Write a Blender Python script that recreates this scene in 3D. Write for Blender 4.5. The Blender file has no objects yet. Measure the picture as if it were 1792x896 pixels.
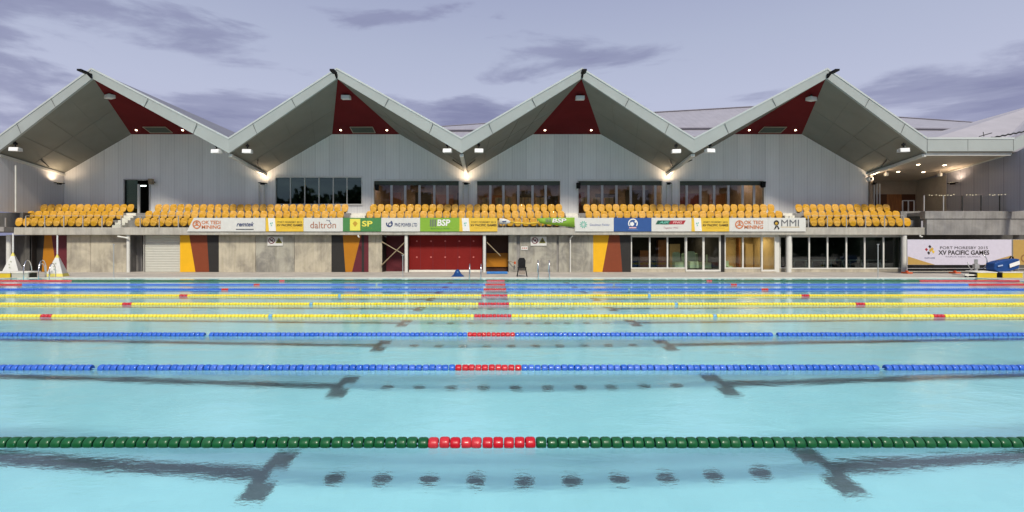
import bpy, math, random
import numpy as np
from mathutils import Vector

random.seed(7)
SC = bpy.context.scene
COL = SC.collection
R = math.radians

# ------------------------------------------------------------------ camera
F, CX, HY, CAMZ = 888.0, 872.0, 435.0, 1.55
cam_d = bpy.data.cameras.new('camera')
cam = bpy.data.objects.new('camera', cam_d)
COL.objects.link(cam)
cam.location = (0, 0, CAMZ)
cam.rotation_euler = (R(90), 0, 0)
cam_d.sensor_width = 36
cam_d.lens = F / 1792 * 36
cam_d.shift_x = 24 / 1792
cam_d.shift_y = -13 / 1792
cam_d.clip_start = .05
cam_d.clip_end = 3000
SC.camera = cam

# ------------------------------------------------------------------ render settings
SC.view_settings.view_transform = 'Standard'
SC.view_settings.look = 'None'
SC.view_settings.exposure = 0.14
SC.view_settings.gamma = 1.0
cy = SC.cycles
cy.use_denoising = True
cy.max_bounces = 10
cy.transmission_bounces = 8
cy.transparent_max_bounces = 12
cy.diffuse_bounces = 4
cy.sample_clamp_indirect = 12
cy.caustics_refractive = True
cy.caustics_reflective = False
cy.blur_glossy = 0.3

# ------------------------------------------------------------------ light
SUN_EL = 46.0
sun_d = bpy.data.lights.new('sun', 'SUN')
sun_d.energy = 3.25
sun_d.angle = R(9)
sun_d.color = (1.0, .93, .80)
sun = bpy.data.objects.new('sun', sun_d)
COL.objects.link(sun)
sun.rotation_euler = (R(90 - SUN_EL), 0, R(6))

W = bpy.data.worlds.new('World')
SC.world = W
W.use_nodes = True
nt = W.node_tree
nt.nodes.clear()


def N(t, typ, **kw):
    n = t.nodes.new(typ)
    for k, v in kw.items():
        if k == 'ins':
            for a, b in v.items():
                n.inputs[a].default_value = b
        else:
            setattr(n, k, v)
    return n


def ramp(t, stops, interp='LINEAR'):
    r = t.nodes.new('ShaderNodeValToRGB')
    r.color_ramp.interpolation = interp
    e = r.color_ramp.elements
    while len(e) > 1:
        e.remove(e[-1])
    e[0].position, e[0].color = stops[0][0], stops[0][1]
    for p, c in stops[1:]:
        q = e.new(p)
        q.color = c
    return r


def math_n(t, op, a, b=None, c=None):
    m = t.nodes.new('ShaderNodeMath')
    m.operation = op
    for i, v in enumerate((a, b, c)):
        if v is None:
            continue
        if isinstance(v, (int, float)):
            m.inputs[i].default_value = v
        else:
            t.links.new(v, m.inputs[i])
    return m.outputs[0]


def mixc(t, fac, a, b, blend='MIX'):
    m = t.nodes.new('ShaderNodeMix')
    m.data_type = 'RGBA'
    m.blend_type = blend
    for i, v in ((0, fac), (6, a), (7, b)):
        if isinstance(v, (int, float)):
            m.inputs[i].default_value = v
        elif isinstance(v, tuple):
            m.inputs[i].default_value = v if len(v) == 4 else (*v, 1)
        else:
            t.links.new(v, m.inputs[i])
    return m.outputs[2]


def sr(r, g, b):
    f = lambda c: (c / 12.92 if c <= .04045 else ((c + .055) / 1.055) ** 2.4)
    return (f(r / 255), f(g / 255), f(b / 255), 1)


L = nt.links
tc = N(nt, 'ShaderNodeTexCoord')
sep = N(nt, 'ShaderNodeSeparateXYZ')
L.new(tc.outputs['Generated'], sep.inputs[0])
sky = N(nt, 'ShaderNodeTexSky', sky_type='NISHITA', sun_disc=False)
sky.sun_elevation = R(SUN_EL)
sky.sun_rotation = R(180 - 6)
sky.air_density, sky.dust_density, sky.ozone_density = 1.0, 1.5, 2.0
elev = sep.outputs['Z']
veil = ramp(nt, [(0.0, sr(196, 192, 212)), (.16, sr(192, 193, 217)), (.27, sr(189, 194, 218)), (.36, sr(179, 186, 211)), (.44, sr(167, 174, 203)), (1.0, sr(145, 156, 196))])
L.new(elev, veil.inputs[0])
skys = mixc(nt, 1.0, sky.outputs[0], (.085, .085, .085, 1), 'MULTIPLY')
base = mixc(nt, .88, skys, veil.outputs[0])
# cloud field : direction stretched so the clouds lie in flat banks
mp = N(nt, 'ShaderNodeMapping')
mp.inputs['Scale'].default_value = (1.0, 1.0, 4.2)
mp.inputs['Location'].default_value = (5.2, 1.0, 0.7)
L.new(tc.outputs['Generated'], mp.inputs[0])
n1 = N(nt, 'ShaderNodeTexNoise', ins={'Scale': 2.6, 'Detail': 9.0, 'Roughness': .56, 'Distortion': .35})
L.new(mp.outputs[0], n1.inputs['Vector'])
n2 = N(nt, 'ShaderNodeTexNoise', ins={'Scale': 9.0, 'Detail': 7.0, 'Roughness': .6, 'Distortion': .2})
L.new(mp.outputs[0], n2.inputs['Vector'])
# banks are denser low on the left
lowm = ramp(nt, [(.0, (.62, .62, .62, 1)), (.12, (.75, .75, .75, 1)), (.21, (.84, .84, .84, 1)), (.25, (.62, .62, .62, 1)), (.30, (.18, .18, .18, 1)), (.40, (.02, .02, .02, 1)), (.7, (.25, .25, .25, 1))])
L.new(elev, lowm.inputs[0])
side = math_n(nt, 'MULTIPLY', sep.outputs['X'], -.13)
cov = math_n(nt, 'ADD', math_n(nt, 'MULTIPLY', lowm.outputs[0], .32), side)
dens = math_n(nt, 'ADD', math_n(nt, 'ADD', math_n(nt, 'MULTIPLY_ADD', n1.outputs[0], 1.7, -.35), math_n(nt, 'MULTIPLY', n2.outputs[0], .22)), cov)
cr = ramp(nt, [(.70, (0, 0, 0, 1)), (.88, (.75, .75, .75, 1)), (1.0, (1, 1, 1, 1))])
cr.color_ramp.interpolation = 'EASE'
L.new(dens, cr.inputs[0])
cloudc = mixc(nt, n2.outputs[0], sr(104, 109, 146), sr(146, 149, 182))
full = mixc(nt, math_n(nt, 'MULTIPLY', cr.outputs[0], .88), base, cloudc)
bg = N(nt, 'ShaderNodeBackground')
bg.inputs[1].default_value = .95
L.new(full, bg.inputs[0])
wo = N(nt, 'ShaderNodeOutputWorld')
L.new(bg.outputs[0], wo.inputs[0])


# ------------------------------------------------------------------ helpers
def px(p, d):
    return (p - CX) * d / F


def pz(y, d):
    return CAMZ - (y - HY) * d / F


def world_loc(o):
    v = Vector((0, 0, 0))
    while o is not None:
        v += o.location
        o = o.parent
    return v


class MB:
    def __init__(s):
        s.v, s.f, s.m = [], [], []

    def add(s, vs, fs, m=0):
        b = len(s.v)
        s.v += [tuple(v) for v in vs]
        for f in fs:
            s.f.append([b + i for i in f])
            s.m.append(m)
        return s

    def box(s, x0, x1, y0, y1, z0, z1, m=0):
        return s.add([(x0, y0, z0), (x1, y0, z0), (x1, y1, z0), (x0, y1, z0), (x0, y0, z1), (x1, y0, z1), (x1, y1, z1), (x0, y1, z1)],
                     [(0, 3, 2, 1), (4, 5, 6, 7), (0, 1, 5, 4), (1, 2, 6, 5), (2, 3, 7, 6), (3, 0, 4, 7)], m)

    def quad(s, a, b, c, d, m=0):
        return s.add([a, b, c, d], [(0, 1, 2, 3)], m)

    def poly(s, pts, vec, m=0):
        n = len(pts)
        w = Vector(vec)
        vs = [Vector(p) for p in pts] + [Vector(p) + w for p in pts]
        fs = [tuple(range(n)), tuple(range(2 * n - 1, n - 1, -1))]
        fs += [(i, i + n, (i + 1) % n + n, (i + 1) % n) for i in range(n)]
        return s.add(vs, fs, m)

    def tube(s, pts, r, n=8, m=0, cap=True):
        pts = [Vector(p) for p in pts]
        rs = r if isinstance(r, (list, tuple)) else [r] * len(pts)
        rings = []
        ref = None
        for i, p in enumerate(pts):
            t = (pts[min(i + 1, len(pts) - 1)] - pts[max(i - 1, 0)]).normalized()
            if ref is None:
                ref = Vector((0, 0, 1)) if abs(t.z) < .9 else Vector((1, 0, 0))
            u = t.cross(ref).normalized()
            w = u.cross(t).normalized()
            ref = w
            rings.append([p + (u * math.cos(2 * math.pi * k / n) + w * math.sin(2 * math.pi * k / n)) * rs[i] for k in range(n)])
        vs = [q for g in rings for q in g]
        fs = []
        for i in range(len(pts) - 1):
            for k in range(n):
                a, b = i * n + k, i * n + (k + 1) % n
                fs.append((a, b, b + n, a + n))
        if cap:
            fs.append(tuple(range(n - 1, -1, -1)))
            fs.append(tuple((len(pts) - 1) * n + k for k in range(n)))
        return s.add(vs, fs, m)

    def bar(s, a, b, w, m=0):
        return s.tube([a, b], w, 4, m)

    def lathe_x(s, prof, n=16, at=(0, 0, 0), m=0):
        ax, ay, az = at
        vs = [(ax + x, ay + r * math.cos(2 * math.pi * k / n), az + r * math.sin(2 * math.pi * k / n)) for x, r in prof for k in range(n)]
        fs = []
        for i in range(len(prof) - 1):
            for k in range(n):
                a, b = i * n + k, i * n + (k + 1) % n
                fs.append((a, a + n, b + n, b))
        return s.add(vs, fs, m)

    def disc(s, c, r, n=20, m=0, z=0.0, depth=.01, ry=None):
        """disc in the XZ plane facing the pool"""
        ry = ry or r
        pts = [(c[0] + r * math.cos(2 * math.pi * k / n), c[1], c[2] + ry * math.sin(2 * math.pi * k / n)) for k in range(n)]
        return s.poly(pts, (0, depth, 0), m)

    def build(s, name, mats, parent=None, at=None, smooth=False, bevel=0, segs=2):
        me = bpy.data.meshes.new(name)
        off = Vector(at) if at is not None else (world_loc(parent) if parent else Vector((0, 0, 0)))
        me.from_pydata([(a - off.x, b - off.y, c - off.z) for a, b, c in s.v], [], s.f)
        mats = mats if isinstance(mats, (list, tuple)) else [mats]
        for m in mats:
            me.materials.append(m)
        me.polygons.foreach_set('material_index', s.m)
        if smooth:
            me.polygons.foreach_set('use_smooth', [True] * len(s.f))
        me.update()
        o = bpy.data.objects.new(name, me)
        COL.objects.link(o)
        if parent is not None:
            o.parent = parent
            if at is not None:
                o.location = off - world_loc(parent)
        elif at is not None:
            o.location = off
        if bevel:
            b = o.modifiers.new('bevel', 'BEVEL')
            b.width = bevel
            b.segments = segs
            b.limit_method = 'ANGLE'
        return o


def tag(o, label=None, cat=None, group=None, kind=None):
    if label:
        o['label'] = label
    if cat:
        o['category'] = cat
    if group:
        o['group'] = group
    if kind:
        o['kind'] = kind
    return o


def empty(name, loc, label, cat, group=None, rz=0):
    o = bpy.data.objects.new(name, None)
    COL.objects.link(o)
    o.location = loc
    o.rotation_euler = (0, 0, rz)
    o.empty_display_size = .1
    return tag(o, label, cat, group)


def link_copy(o, parent=None):
    c = o.copy()
    COL.objects.link(c)
    c.parent = parent
    return c


def copy_tree(o, parent=None):
    c = link_copy(o, parent)
    for ch in list(o.children):
        copy_tree(ch, c)
    return c


# ------------------------------------------------------------------ materials
def mat(name, col, rough=.6, var=.12, scale=3.0, metal=0.0, bump=0.0, bscale=40.0, spec=.35, col2=None, coat=0.0, stretch=(1, 1, 1), emit=None, estr=0, detail=5.0):
    m = bpy.data.materials.new(name)
    m.use_nodes = True
    t = m.node_tree
    b = t.nodes['Principled BSDF']
    b.inputs['Roughness'].default_value = rough
    b.inputs['Metallic'].default_value = metal
    b.inputs['Specular IOR Level'].default_value = spec
    b.inputs['Coat Weight'].default_value = coat
    tcn = N(t, 'ShaderNodeTexCoord')
    mpn = N(t, 'ShaderNodeMapping')
    mpn.inputs['Scale'].default_value = stretch
    t.links.new(tcn.outputs['Object'], mpn.inputs[0])
    nz = N(t, 'ShaderNodeTexNoise', ins={'Scale': scale, 'Detail': detail, 'Roughness': .6})
    t.links.new(mpn.outputs[0], nz.inputs['Vector'])
    c1 = tuple(max(0, c * (1 - var)) for c in col[:3]) + (1,)
    c2 = (tuple(min(1, c * (1 + var)) for c in col[:3]) + (1,)) if col2 is None else tuple(col2[:3]) + (1,)
    rp = ramp(t, [(.3, c1), (.7, c2)])
    t.links.new(nz.outputs[0], rp.inputs[0])
    t.links.new(rp.outputs[0], b.inputs['Base Color'])
    if bump:
        n2_ = N(t, 'ShaderNodeTexNoise', ins={'Scale': bscale, 'Detail': 4.0})
        t.links.new(mpn.outputs[0], n2_.inputs['Vector'])
        bp = N(t, 'ShaderNodeBump', ins={'Strength': bump, 'Distance': .02})
        t.links.new(n2_.outputs[0], bp.inputs['Height'])
        t.links.new(bp.outputs[0], b.inputs['Normal'])
    if emit:
        b.inputs['Emission Color'].default_value = (*emit[:3], 1)
        b.inputs['Emission Strength'].default_value = estr
    return m


def vary(m, amt, hue=.0):
    t = m.node_tree
    b = t.nodes['Principled BSDF']
    src = b.inputs['Base Color'].links[0].from_socket
    oi = N(t, 'ShaderNodeObjectInfo')
    hs = N(t, 'ShaderNodeHueSaturation')
    t.links.new(src, hs.inputs['Color'])
    t.links.new(math_n(t, 'MULTIPLY_ADD', oi.outputs['Random'], amt * 2, 1 - amt), hs.inputs['Value'])
    t.links.new(math_n(t, 'MULTIPLY_ADD', oi.outputs['Random'], -amt, 1.0), hs.inputs['Saturation'])
    t.links.new(hs.outputs[0], b.inputs['Base Color'])


def concrete(name, col, seed=0.0, stain=.35):
    m = mat(name, col, .8, .10, 1.1, bump=.15, bscale=25)
    t = m.node_tree
    b = t.nodes['Principled BSDF']
    src = b.inputs['Base Color'].links[0].from_socket
    tcn = N(t, 'ShaderNodeTexCoord')
    mpn = N(t, 'ShaderNodeMapping')
    mpn.inputs['Location'].default_value = (seed, seed * 2, 0)
    mpn.inputs['Scale'].default_value = (1, 1, .8)
    t.links.new(tcn.outputs['Object'], mpn.inputs[0])
    nz = N(t, 'ShaderNodeTexNoise', ins={'Scale': .9, 'Detail': 8.0, 'Roughness': .65, 'Distortion': .6})
    t.links.new(mpn.outputs[0], nz.inputs['Vector'])
    rp = ramp(t, [(.42, (1, 1, 1, 1)), (.62, (1 - stain, 1 - stain, 1 - stain * .9, 1))])
    t.links.new(nz.outputs[0], rp.inputs[0])
    mpv = N(t, 'ShaderNodeMapping')
    mpv.inputs['Scale'].default_value = (5, 5, .35)
    t.links.new(tcn.outputs['Object'], mpv.inputs[0])
    nv = N(t, 'ShaderNodeTexNoise', ins={'Scale': 1.6, 'Detail': 5.0})
    t.links.new(mpv.outputs[0], nv.inputs['Vector'])
    rv = ramp(t, [(.45, (1, 1, 1, 1)), (.75, (.82, .81, .78, 1))])
    t.links.new(nv.outputs[0], rv.inputs[0])
    o1 = mixc(t, 1.0, src, rp.outputs[0], 'MULTIPLY')
    o2 = mixc(t, 1.0, o1, rv.outputs[0], 'MULTIPLY')
    t.links.new(o2, b.inputs['Base Color'])
    return m


def cladding(name, col, width=1.02, vary=.10, rough=.38, seam=.55, axis='X', metal=0.0):
    """upright sheets: a tone of its own for every sheet, a dark joint between two"""
    m = mat(name, col, rough, .04, 1.5, spec=.5, metal=metal, stretch=(1, 1, .3))
    t = m.node_tree
    b = t.nodes['Principled BSDF']
    src = b.inputs['Base Color'].links[0].from_socket
    g = N(t, 'ShaderNodeNewGeometry')
    sp = N(t, 'ShaderNodeSeparateXYZ')
    t.links.new(g.outputs['Position'], sp.inputs[0])
    u = math_n(t, 'DIVIDE', sp.outputs[axis], width)
    fl = math_n(t, 'FLOOR', u)
    fr = math_n(t, 'FRACT', u)
    wn = N(t, 'ShaderNodeTexWhiteNoise', noise_dimensions='1D')
    t.links.new(fl, wn.inputs['W'])
    val = math_n(t, 'MULTIPLY_ADD', wn.outputs[0], vary * 2, 1 - vary)
    sm = math_n(t, 'GREATER_THAN', math_n(t, 'ABSOLUTE', math_n(t, 'SUBTRACT', fr, .5)), .5 - .012 / width)
    val2 = math_n(t, 'SUBTRACT', val, math_n(t, 'MULTIPLY', sm, seam))
    # fine flutes inside the sheet
    w2 = math_n(t, 'SINE', math_n(t, 'MULTIPLY', sp.outputs[axis], 2 * math.pi / (width / 5)))
    val3 = math_n(t, 'MULTIPLY_ADD', w2, .03, val2)
    cc = N(t, 'ShaderNodeCombineXYZ')
    for i in range(3):
        t.links.new(val3, cc.inputs[i])
    t.links.new(mixc(t, 1.0, src, cc.outputs[0], 'MULTIPLY'), b.inputs['Base Color'])
    return m


def corrugated(name, col, axis='Y', pitch=.35, amp=.25):
    m = mat(name, col, .45, .08, .6, spec=.5, metal=0)
    t = m.node_tree
    b = t.nodes['Principled BSDF']
    g = N(t, 'ShaderNodeNewGeometry')
    sp = N(t, 'ShaderNodeSeparateXYZ')
    t.links.new(g.outputs['Position'], sp.inputs[0])
    w = math_n(t, 'SINE', math_n(t, 'MULTIPLY', sp.outputs[axis], 2 * math.pi / pitch))
    bp = N(t, 'ShaderNodeBump', ins={'Strength': amp, 'Distance': .06})
    t.links.new(w, bp.inputs['Height'])
    t.links.new(bp.outputs[0], b.inputs['Normal'])
    return m


def glass_thin(name, tint=(.55, .6, .58), fac=1.0, gc=(1, 1, 1)):
    m = bpy.data.materials.new(name)
    m.use_nodes = True
    t = m.node_tree
    t.nodes.clear()
    tr = N(t, 'ShaderNodeBsdfTransparent')
    tr.inputs[0].default_value = (*tint, 1)
    gl = N(t, 'ShaderNodeBsdfGlossy', ins={'Roughness': .02, 'Color': (*gc, 1)})
    lw = N(t, 'ShaderNodeLayerWeight', ins={'Blend': .5})
    fz = math_n(t, 'MULTIPLY_ADD', math_n(t, 'POWER', lw.outputs['Facing'], 4.0), .9, .045)
    nz = N(t, 'ShaderNodeTexNoise', ins={'Scale': .7, 'Detail': 1.0})
    bp = N(t, 'ShaderNodeBump', ins={'Strength': .05, 'Distance': .05})
    t.links.new(nz.outputs[0], bp.inputs['Height'])
    t.links.new(bp.outputs[0], gl.inputs['Normal'])
    mx = N(t, 'ShaderNodeMixShader')
    t.links.new(math_n(t, 'MINIMUM', math_n(t, 'MULTIPLY', fz, fac), 1.0), mx.inputs[0])
    t.links.new(tr.outputs[0], mx.inputs[1])
    t.links.new(gl.outputs[0], mx.inputs[2])
    o = N(t, 'ShaderNodeOutputMaterial')
    t.links.new(mx.outputs[0], o.inputs[0])
    return m


def emis(name, col, s):
    m = bpy.data.materials.new(name)
    m.use_nodes = True
    t = m.node_tree
    t.nodes.clear()
    e = N(t, 'ShaderNodeEmission')
    e.inputs[0].default_value = (*col, 1)
    e.inputs[1].default_value = s
    o = N(t, 'ShaderNodeOutputMaterial')
    t.links.new(e.outputs[0], o.inputs[0])
    return m


M = {}
M['conc'] = concrete('concrete', (.50, .455, .35), 0.0)
M['conc2'] = concrete('concrete_stained', (.40, .385, .32), 7.0, .45)
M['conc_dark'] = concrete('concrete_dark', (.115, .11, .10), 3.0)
M['conc_band'] = concrete('concrete_band', (.47, .45, .39), 11.0, .2)
M['conc_grey'] = concrete('concrete_grey', (.30, .29, .275), 19.0, .25)
M['deck'] = concrete('deck_paving', (.50, .46, .40), 5.0, .18)
M['coping'] = mat('white_coping', (.72, .70, .62), .6, .1, 6)
M['earth'] = mat('ground_soil', (.16, .15, .12), .9, .3, .3)
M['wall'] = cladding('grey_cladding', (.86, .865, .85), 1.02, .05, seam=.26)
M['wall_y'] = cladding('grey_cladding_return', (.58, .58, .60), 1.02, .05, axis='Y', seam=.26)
M['fascia'] = mat('fascia_paint', (.37, .405, .39), .45, .05, .8)
M['cap'] = mat('fascia_cap', (.50, .54, .53), .4, .04, .8)
M['joint'] = mat('dark_joint', (.08, .085, .085), .7, .1)
M['soffit'] = mat('soffit_board', (.215, .215, .185), .65, .10, .5, stretch=(.4, 1, 1))
M['sof_joint'] = mat('soffit_joint', (.19, .19, .165), .7, .1)
M['maroon'] = mat('maroon_soffit', (.135, .012, .014), .7, .12, .8, spec=.1)
M['roof'] = corrugated('roof_sheet', (.17, .17, .19), 'Y')
M['roof_far'] = corrugated('roof_sheet_far', (.33, .32, .35), 'X', .9, .6)
M['roof_light'] = corrugated('roof_sheet_light', (.40, .38, .39), 'Y', .4, .15)
M['white'] = mat('white_paint', (.78, .78, .75), .4, .05)
M['frame'] = mat('frame_paint', (.66, .66, .61), .4, .05)
M['alu'] = mat('aluminium', (.48, .48, .47), .35, .06, metal=.35)
M['steel'] = mat('stainless', (.75, .75, .75), .18, .05, metal=1.0)
M['dark'] = mat('dark_metal', (.025, .027, .028), .5, .2)
M['black'] = mat('black_plastic', (.008, .008, .009), .6, .2, spec=.15)
M['grille'] = mat('vent_grille', (.07, .085, .065), .6, .2, 40)
M['grille_frame'] = mat('vent_frame', (.42, .34, .26), .5, .1)
M['glass'] = glass_thin('window_glass', (.86, .87, .84), 1.0)
M['glass_dark'] = glass_thin('window_glass_dark', (.40, .47, .43), 3.2, (.62, .82, .70))
M['glass_rail'] = glass_thin('rail_glass', (.95, .96, .95), .5)
M['yellow_seat'] = mat('seat_plastic', (.66, .335, .006), .38, .07, 4, coat=.15)
M['yellow_seat_b'] = mat('seat_plastic_faded', (.66, .345, .010), .45, .07, 4)
M['seat_bracket'] = mat('seat_bracket', (.06, .045, .03), .6, .1)
M['p_yellow'] = mat('panel_yellow', (.80, .44, .012), .5, .04)
M['p_orange'] = mat('panel_orange', (.44, .175, .008), .5, .05)
M['p_rust'] = mat('panel_rust', (.21, .048, .018), .5, .05)
M['p_dark'] = mat('panel_charcoal', (.027, .025, .023), .5, .08)
M['p_maroon'] = mat('panel_maroon', (.12, .018, .026), .5, .06)
M['p_red'] = mat('panel_red', (.20, .015, .013), .6, .08, 1.2, spec=.12)
M['p_brown'] = mat('panel_brown', (.06, .022, .010), .6, .1)
M['shutter'] = mat('roller_shutter', (.52, .52, .46), .5, .04)
M['int_wall'] = mat('room_wall', (.28, .215, .165), .8, .25, 1.5)
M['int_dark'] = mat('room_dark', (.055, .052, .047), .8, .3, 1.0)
M['int_cream'] = mat('room_cream', (.50, .40, .22), .8, .2, 1.0)
M['wood'] = mat('timber_panel', (.22, .095, .035), .5, .25, 2, stretch=(6, 6, .6))
M['carton'] = mat('cardboard', (.68, .48, .25), .8, .1)
M['mint'] = mat('mint_cover', (.50, .68, .48), .7, .08)
M['galv'] = mat('galvanised', (.30, .24, .15), .5, .25, 8)
M['lamp'] = emis('lamp_warm', (1, .80, .55), 9)
M['lamp_flood'] = mat('floodlight_lens', (.85, .85, .84), .3, .03)
M['orange_plastic'] = mat('orange_plastic', (.55, .10, .03), .5, .1)
M['f_green'] = mat('float_green', (.005, .10, .028), .34, .15, 30, coat=.12)
M['f_red'] = mat('float_red', (.56, .006, .016), .34, .12, 30, coat=.12)
M['f_blue'] = mat('float_blue', (.025, .13, .60), .32, .15, 30, coat=.15)
M['f_yellow'] = mat('float_yellow', (.86, .68, .012), .4, .08, 30)
M['f_sky'] = mat('float_sky', (.20, .42, .62), .3, .08, 30)
M['blue_tarp'] = mat('blue_tarp', (.007, .055, .22), .5, .2, 3, bump=.3, bscale=6)
M['blue_mat'] = mat('blue_mat', (.03, .20, .55), .6, .1)
for k_ in ('f_green', 'f_red', 'f_blue', 'f_yellow'):
    vary(M[k_], .05 if k_ == 'f_red' else .09)
vary(M['yellow_seat'], .09)
vary(M['yellow_seat_b'], .09)
M['tile'] = None


def flat(name, c, rough=.6):
    if name not in M:
        M[name] = mat(name, c, rough, .04, 5)
    return M[name]


def srl(r, g, b, k=1.0):
    c = sr(r, g, b)
    return (c[0] * k, c[1] * k, c[2] * k)


# pool floor: pale blue mosaic
def pool_mat(name, col):
    m = mat(name, col, .35, .05, .35)
    t = m.node_tree
    b = t.nodes['Principled BSDF']
    src = b.inputs['Base Color'].links[0].from_socket
    br = N(t, 'ShaderNodeTexBrick', ins={'Scale': 1.0, 'Mortar Size': .004, 'Brick Width': .25, 'Row Height': .12,
                                          'Color1': (1, 1, 1, 1), 'Color2': (.93, .95, .96, 1), 'Mortar': (.9, .92, .92, 1)})
    tcn = N(t, 'ShaderNodeTexCoord')
    t.links.new(tcn.outputs['Object'], br.inputs['Vector'])
    t.links.new(mixc(t, 1.0, src, br.outputs[0], 'MULTIPLY'), b.inputs['Base Color'])
    return m


M['tile'] = pool_mat('pool_tile', (.385, .86, .95))
M['tile_line'] = mat('lane_tile', (.08, .135, .15), .5, .25, 8)

wm = bpy.data.materials.new('water_surface')
wm.use_nodes = True
t = wm.node_tree
t.nodes.clear()
gb = N(t, 'ShaderNodeBsdfGlass', ins={'IOR': 1.33, 'Roughness': .085, 'Color': (1, 1, 1, 1)})
tcn = N(t, 'ShaderNodeTexCoord')
mpn = N(t, 'ShaderNodeMapping')
mpn.inputs['Scale'].default_value = (.8, 1.5, 1)
t.links.new(tcn.outputs['Object'], mpn.inputs[0])
na = N(t, 'ShaderNodeTexNoise', ins={'Scale': 1.5, 'Detail': 3.0, 'Roughness': .5, 'Distortion': .3})
nb = N(t, 'ShaderNodeTexNoise', ins={'Scale': 14.0, 'Detail': 3.0, 'Roughness': .6})
t.links.new(mpn.outputs[0], na.inputs['Vector'])
t.links.new(mpn.outputs[0], nb.inputs['Vector'])
h = math_n(t, 'ADD', na.outputs[0], math_n(t, 'MULTIPLY', nb.outputs[0], .20))
bp = N(t, 'ShaderNodeBump', ins={'Strength': 1.0, 'Distance': .009})
t.links.new(h, bp.inputs['Height'])
t.links.new(bp.outputs[0], gb.inputs['Normal'])
o = N(t, 'ShaderNodeOutputMaterial')
t.links.new(gb.outputs[0], o.inputs[0])

# ------------------------------------------------------------------ setting
PX0, PX1, PY0, PY1 = -25.13, 24.90, 1.5, 26.5
PD = -2.0


def frame_sheet(name, m, z, X0, X1, Y0, Y1, hx0, hx1, hy0, hy1):
    b = MB()
    for a, c, d, e in ((X0, X1, Y0, hy0), (X0, X1, hy1, Y1), (X0, hx0, hy0, hy1), (hx1, X1, hy0, hy1)):
        b.quad((a, d, z), (c, d, z), (c, e, z), (a, e, z))
    return tag(b.build(name, m), kind='structure')


frame_sheet('ground', M['earth'], 0.0, -900, 900, -900, 900, PX0 - .3, PX1 + .3, PY0 - .3, PY1 + .3)
frame_sheet('pool_deck', M['deck'], .02, -70, 70, -25, 60, PX0 - .28, PX1 + .28, PY0 - .28, PY1 + .28)
b = MB()
for a, c, d, e in ((PX0 - .32, PX1 + .32, PY0 - .32, PY0), (PX0 - .32, PX1 + .32, PY1, PY1 + .32), (PX0 - .32, PX0, PY0, PY1), (PX1, PX1 + .32, PY0, PY1)):
    b.box(a, c, d, e, -.15, .028)
tag(b.build('pool_kerb', M['coping']), kind='structure')
b = MB()
b.quad((PX0, PY0, PD), (PX1, PY0, PD), (PX1, PY1, PD), (PX0, PY1, PD))
tag(b.build('pool_floor', M['tile']), kind='structure')
b = MB()
for (x0, y0), (x1, y1) in (((PX0, PY0), (PX1, PY0)), ((PX1, PY0), (PX1, PY1)), ((PX1, PY1), (PX0, PY1)), ((PX0, PY1), (PX0, PY0))):
    b.quad((x0, y0, PD), (x1, y1, PD), (x1, y1, -.15), (x0, y0, -.15))
tag(b.build('pool_wall', M['tile']), kind='structure')
b = MB()
zl = PD + .004
LW = .115
CL = .51
for k in range(-1, 9):
    yy = 5.25 + 2.5 * k
    for s in (-1, 1):
        xa, xb = CL + s * 2.87, (PX0 + 2 if s < 0 else PX1 - 2)
        b.quad((min(xa, xb), yy - LW, zl), (max(xa, xb), yy - LW, zl), (max(xa, xb), yy + LW, zl), (min(xa, xb), yy + LW, zl))
        for xc in (xa,):
            for ya, yb in ((yy - .48, yy - LW), (yy + LW, yy + .48)):
                b.quad((xc - .13, ya, zl), (xc + .13, ya, zl), (xc + .13, yb, zl), (xc - .13, yb, zl))
    for i in range(10):
        xc = CL + (i - 4.5) * .49
        b.add([(xc + .105 * math.cos(a * math.pi / 4 + .39), yy + .105 * math.sin(a * math.pi / 4 + .39), zl) for a in range(8)], [tuple(range(8))])
tag(b.build('lane_markings', M['tile_line']), kind='structure')
b = MB()
b.quad((PX0, PY0, 0), (PX1, PY0, 0), (PX1, PY1, 0), (PX0, PY1, 0))
water = tag(b.build('water', wm, smooth=True), kind='structure')
water.cycles.is_caustics_caster = True
sun_d.cycles.is_caustics_light = True
for nm in ('pool_floor', 'pool_wall', 'lane_markings'):
    bpy.data.objects[nm].cycles.is_caustics_receiver = True

# ------------------------------------------------------------------ pavilion
P_, XA0 = 14.58, -24.18
APEX = [XA0 + P_ * k for k in range(4)]
VAL = [XA0 - P_ / 2 + P_ * k for k in range(5)]
DA, DV, DW = 30.2, 31.8, 36.8
ZA, ZV, ZAT, ZVT = 11.68, 7.53, 12.28, 8.48
ZWF, ZWV, HALF = 9.84, 7.02, 2.45
DS, DL = 32.50, 33.0         # stand front, lower walls
ZS0, ZS1 = pz(411, DS), pz(398, DS)
TREAD = [(DS, 33.5, ZS1), (33.5, 34.35, 3.42), (34.35, DW, 3.95)]

pav = empty('pavilion', (-1.7, DW, 0), 'long grey pavilion with four pointed gable roofs facing the pool', 'building')

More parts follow.
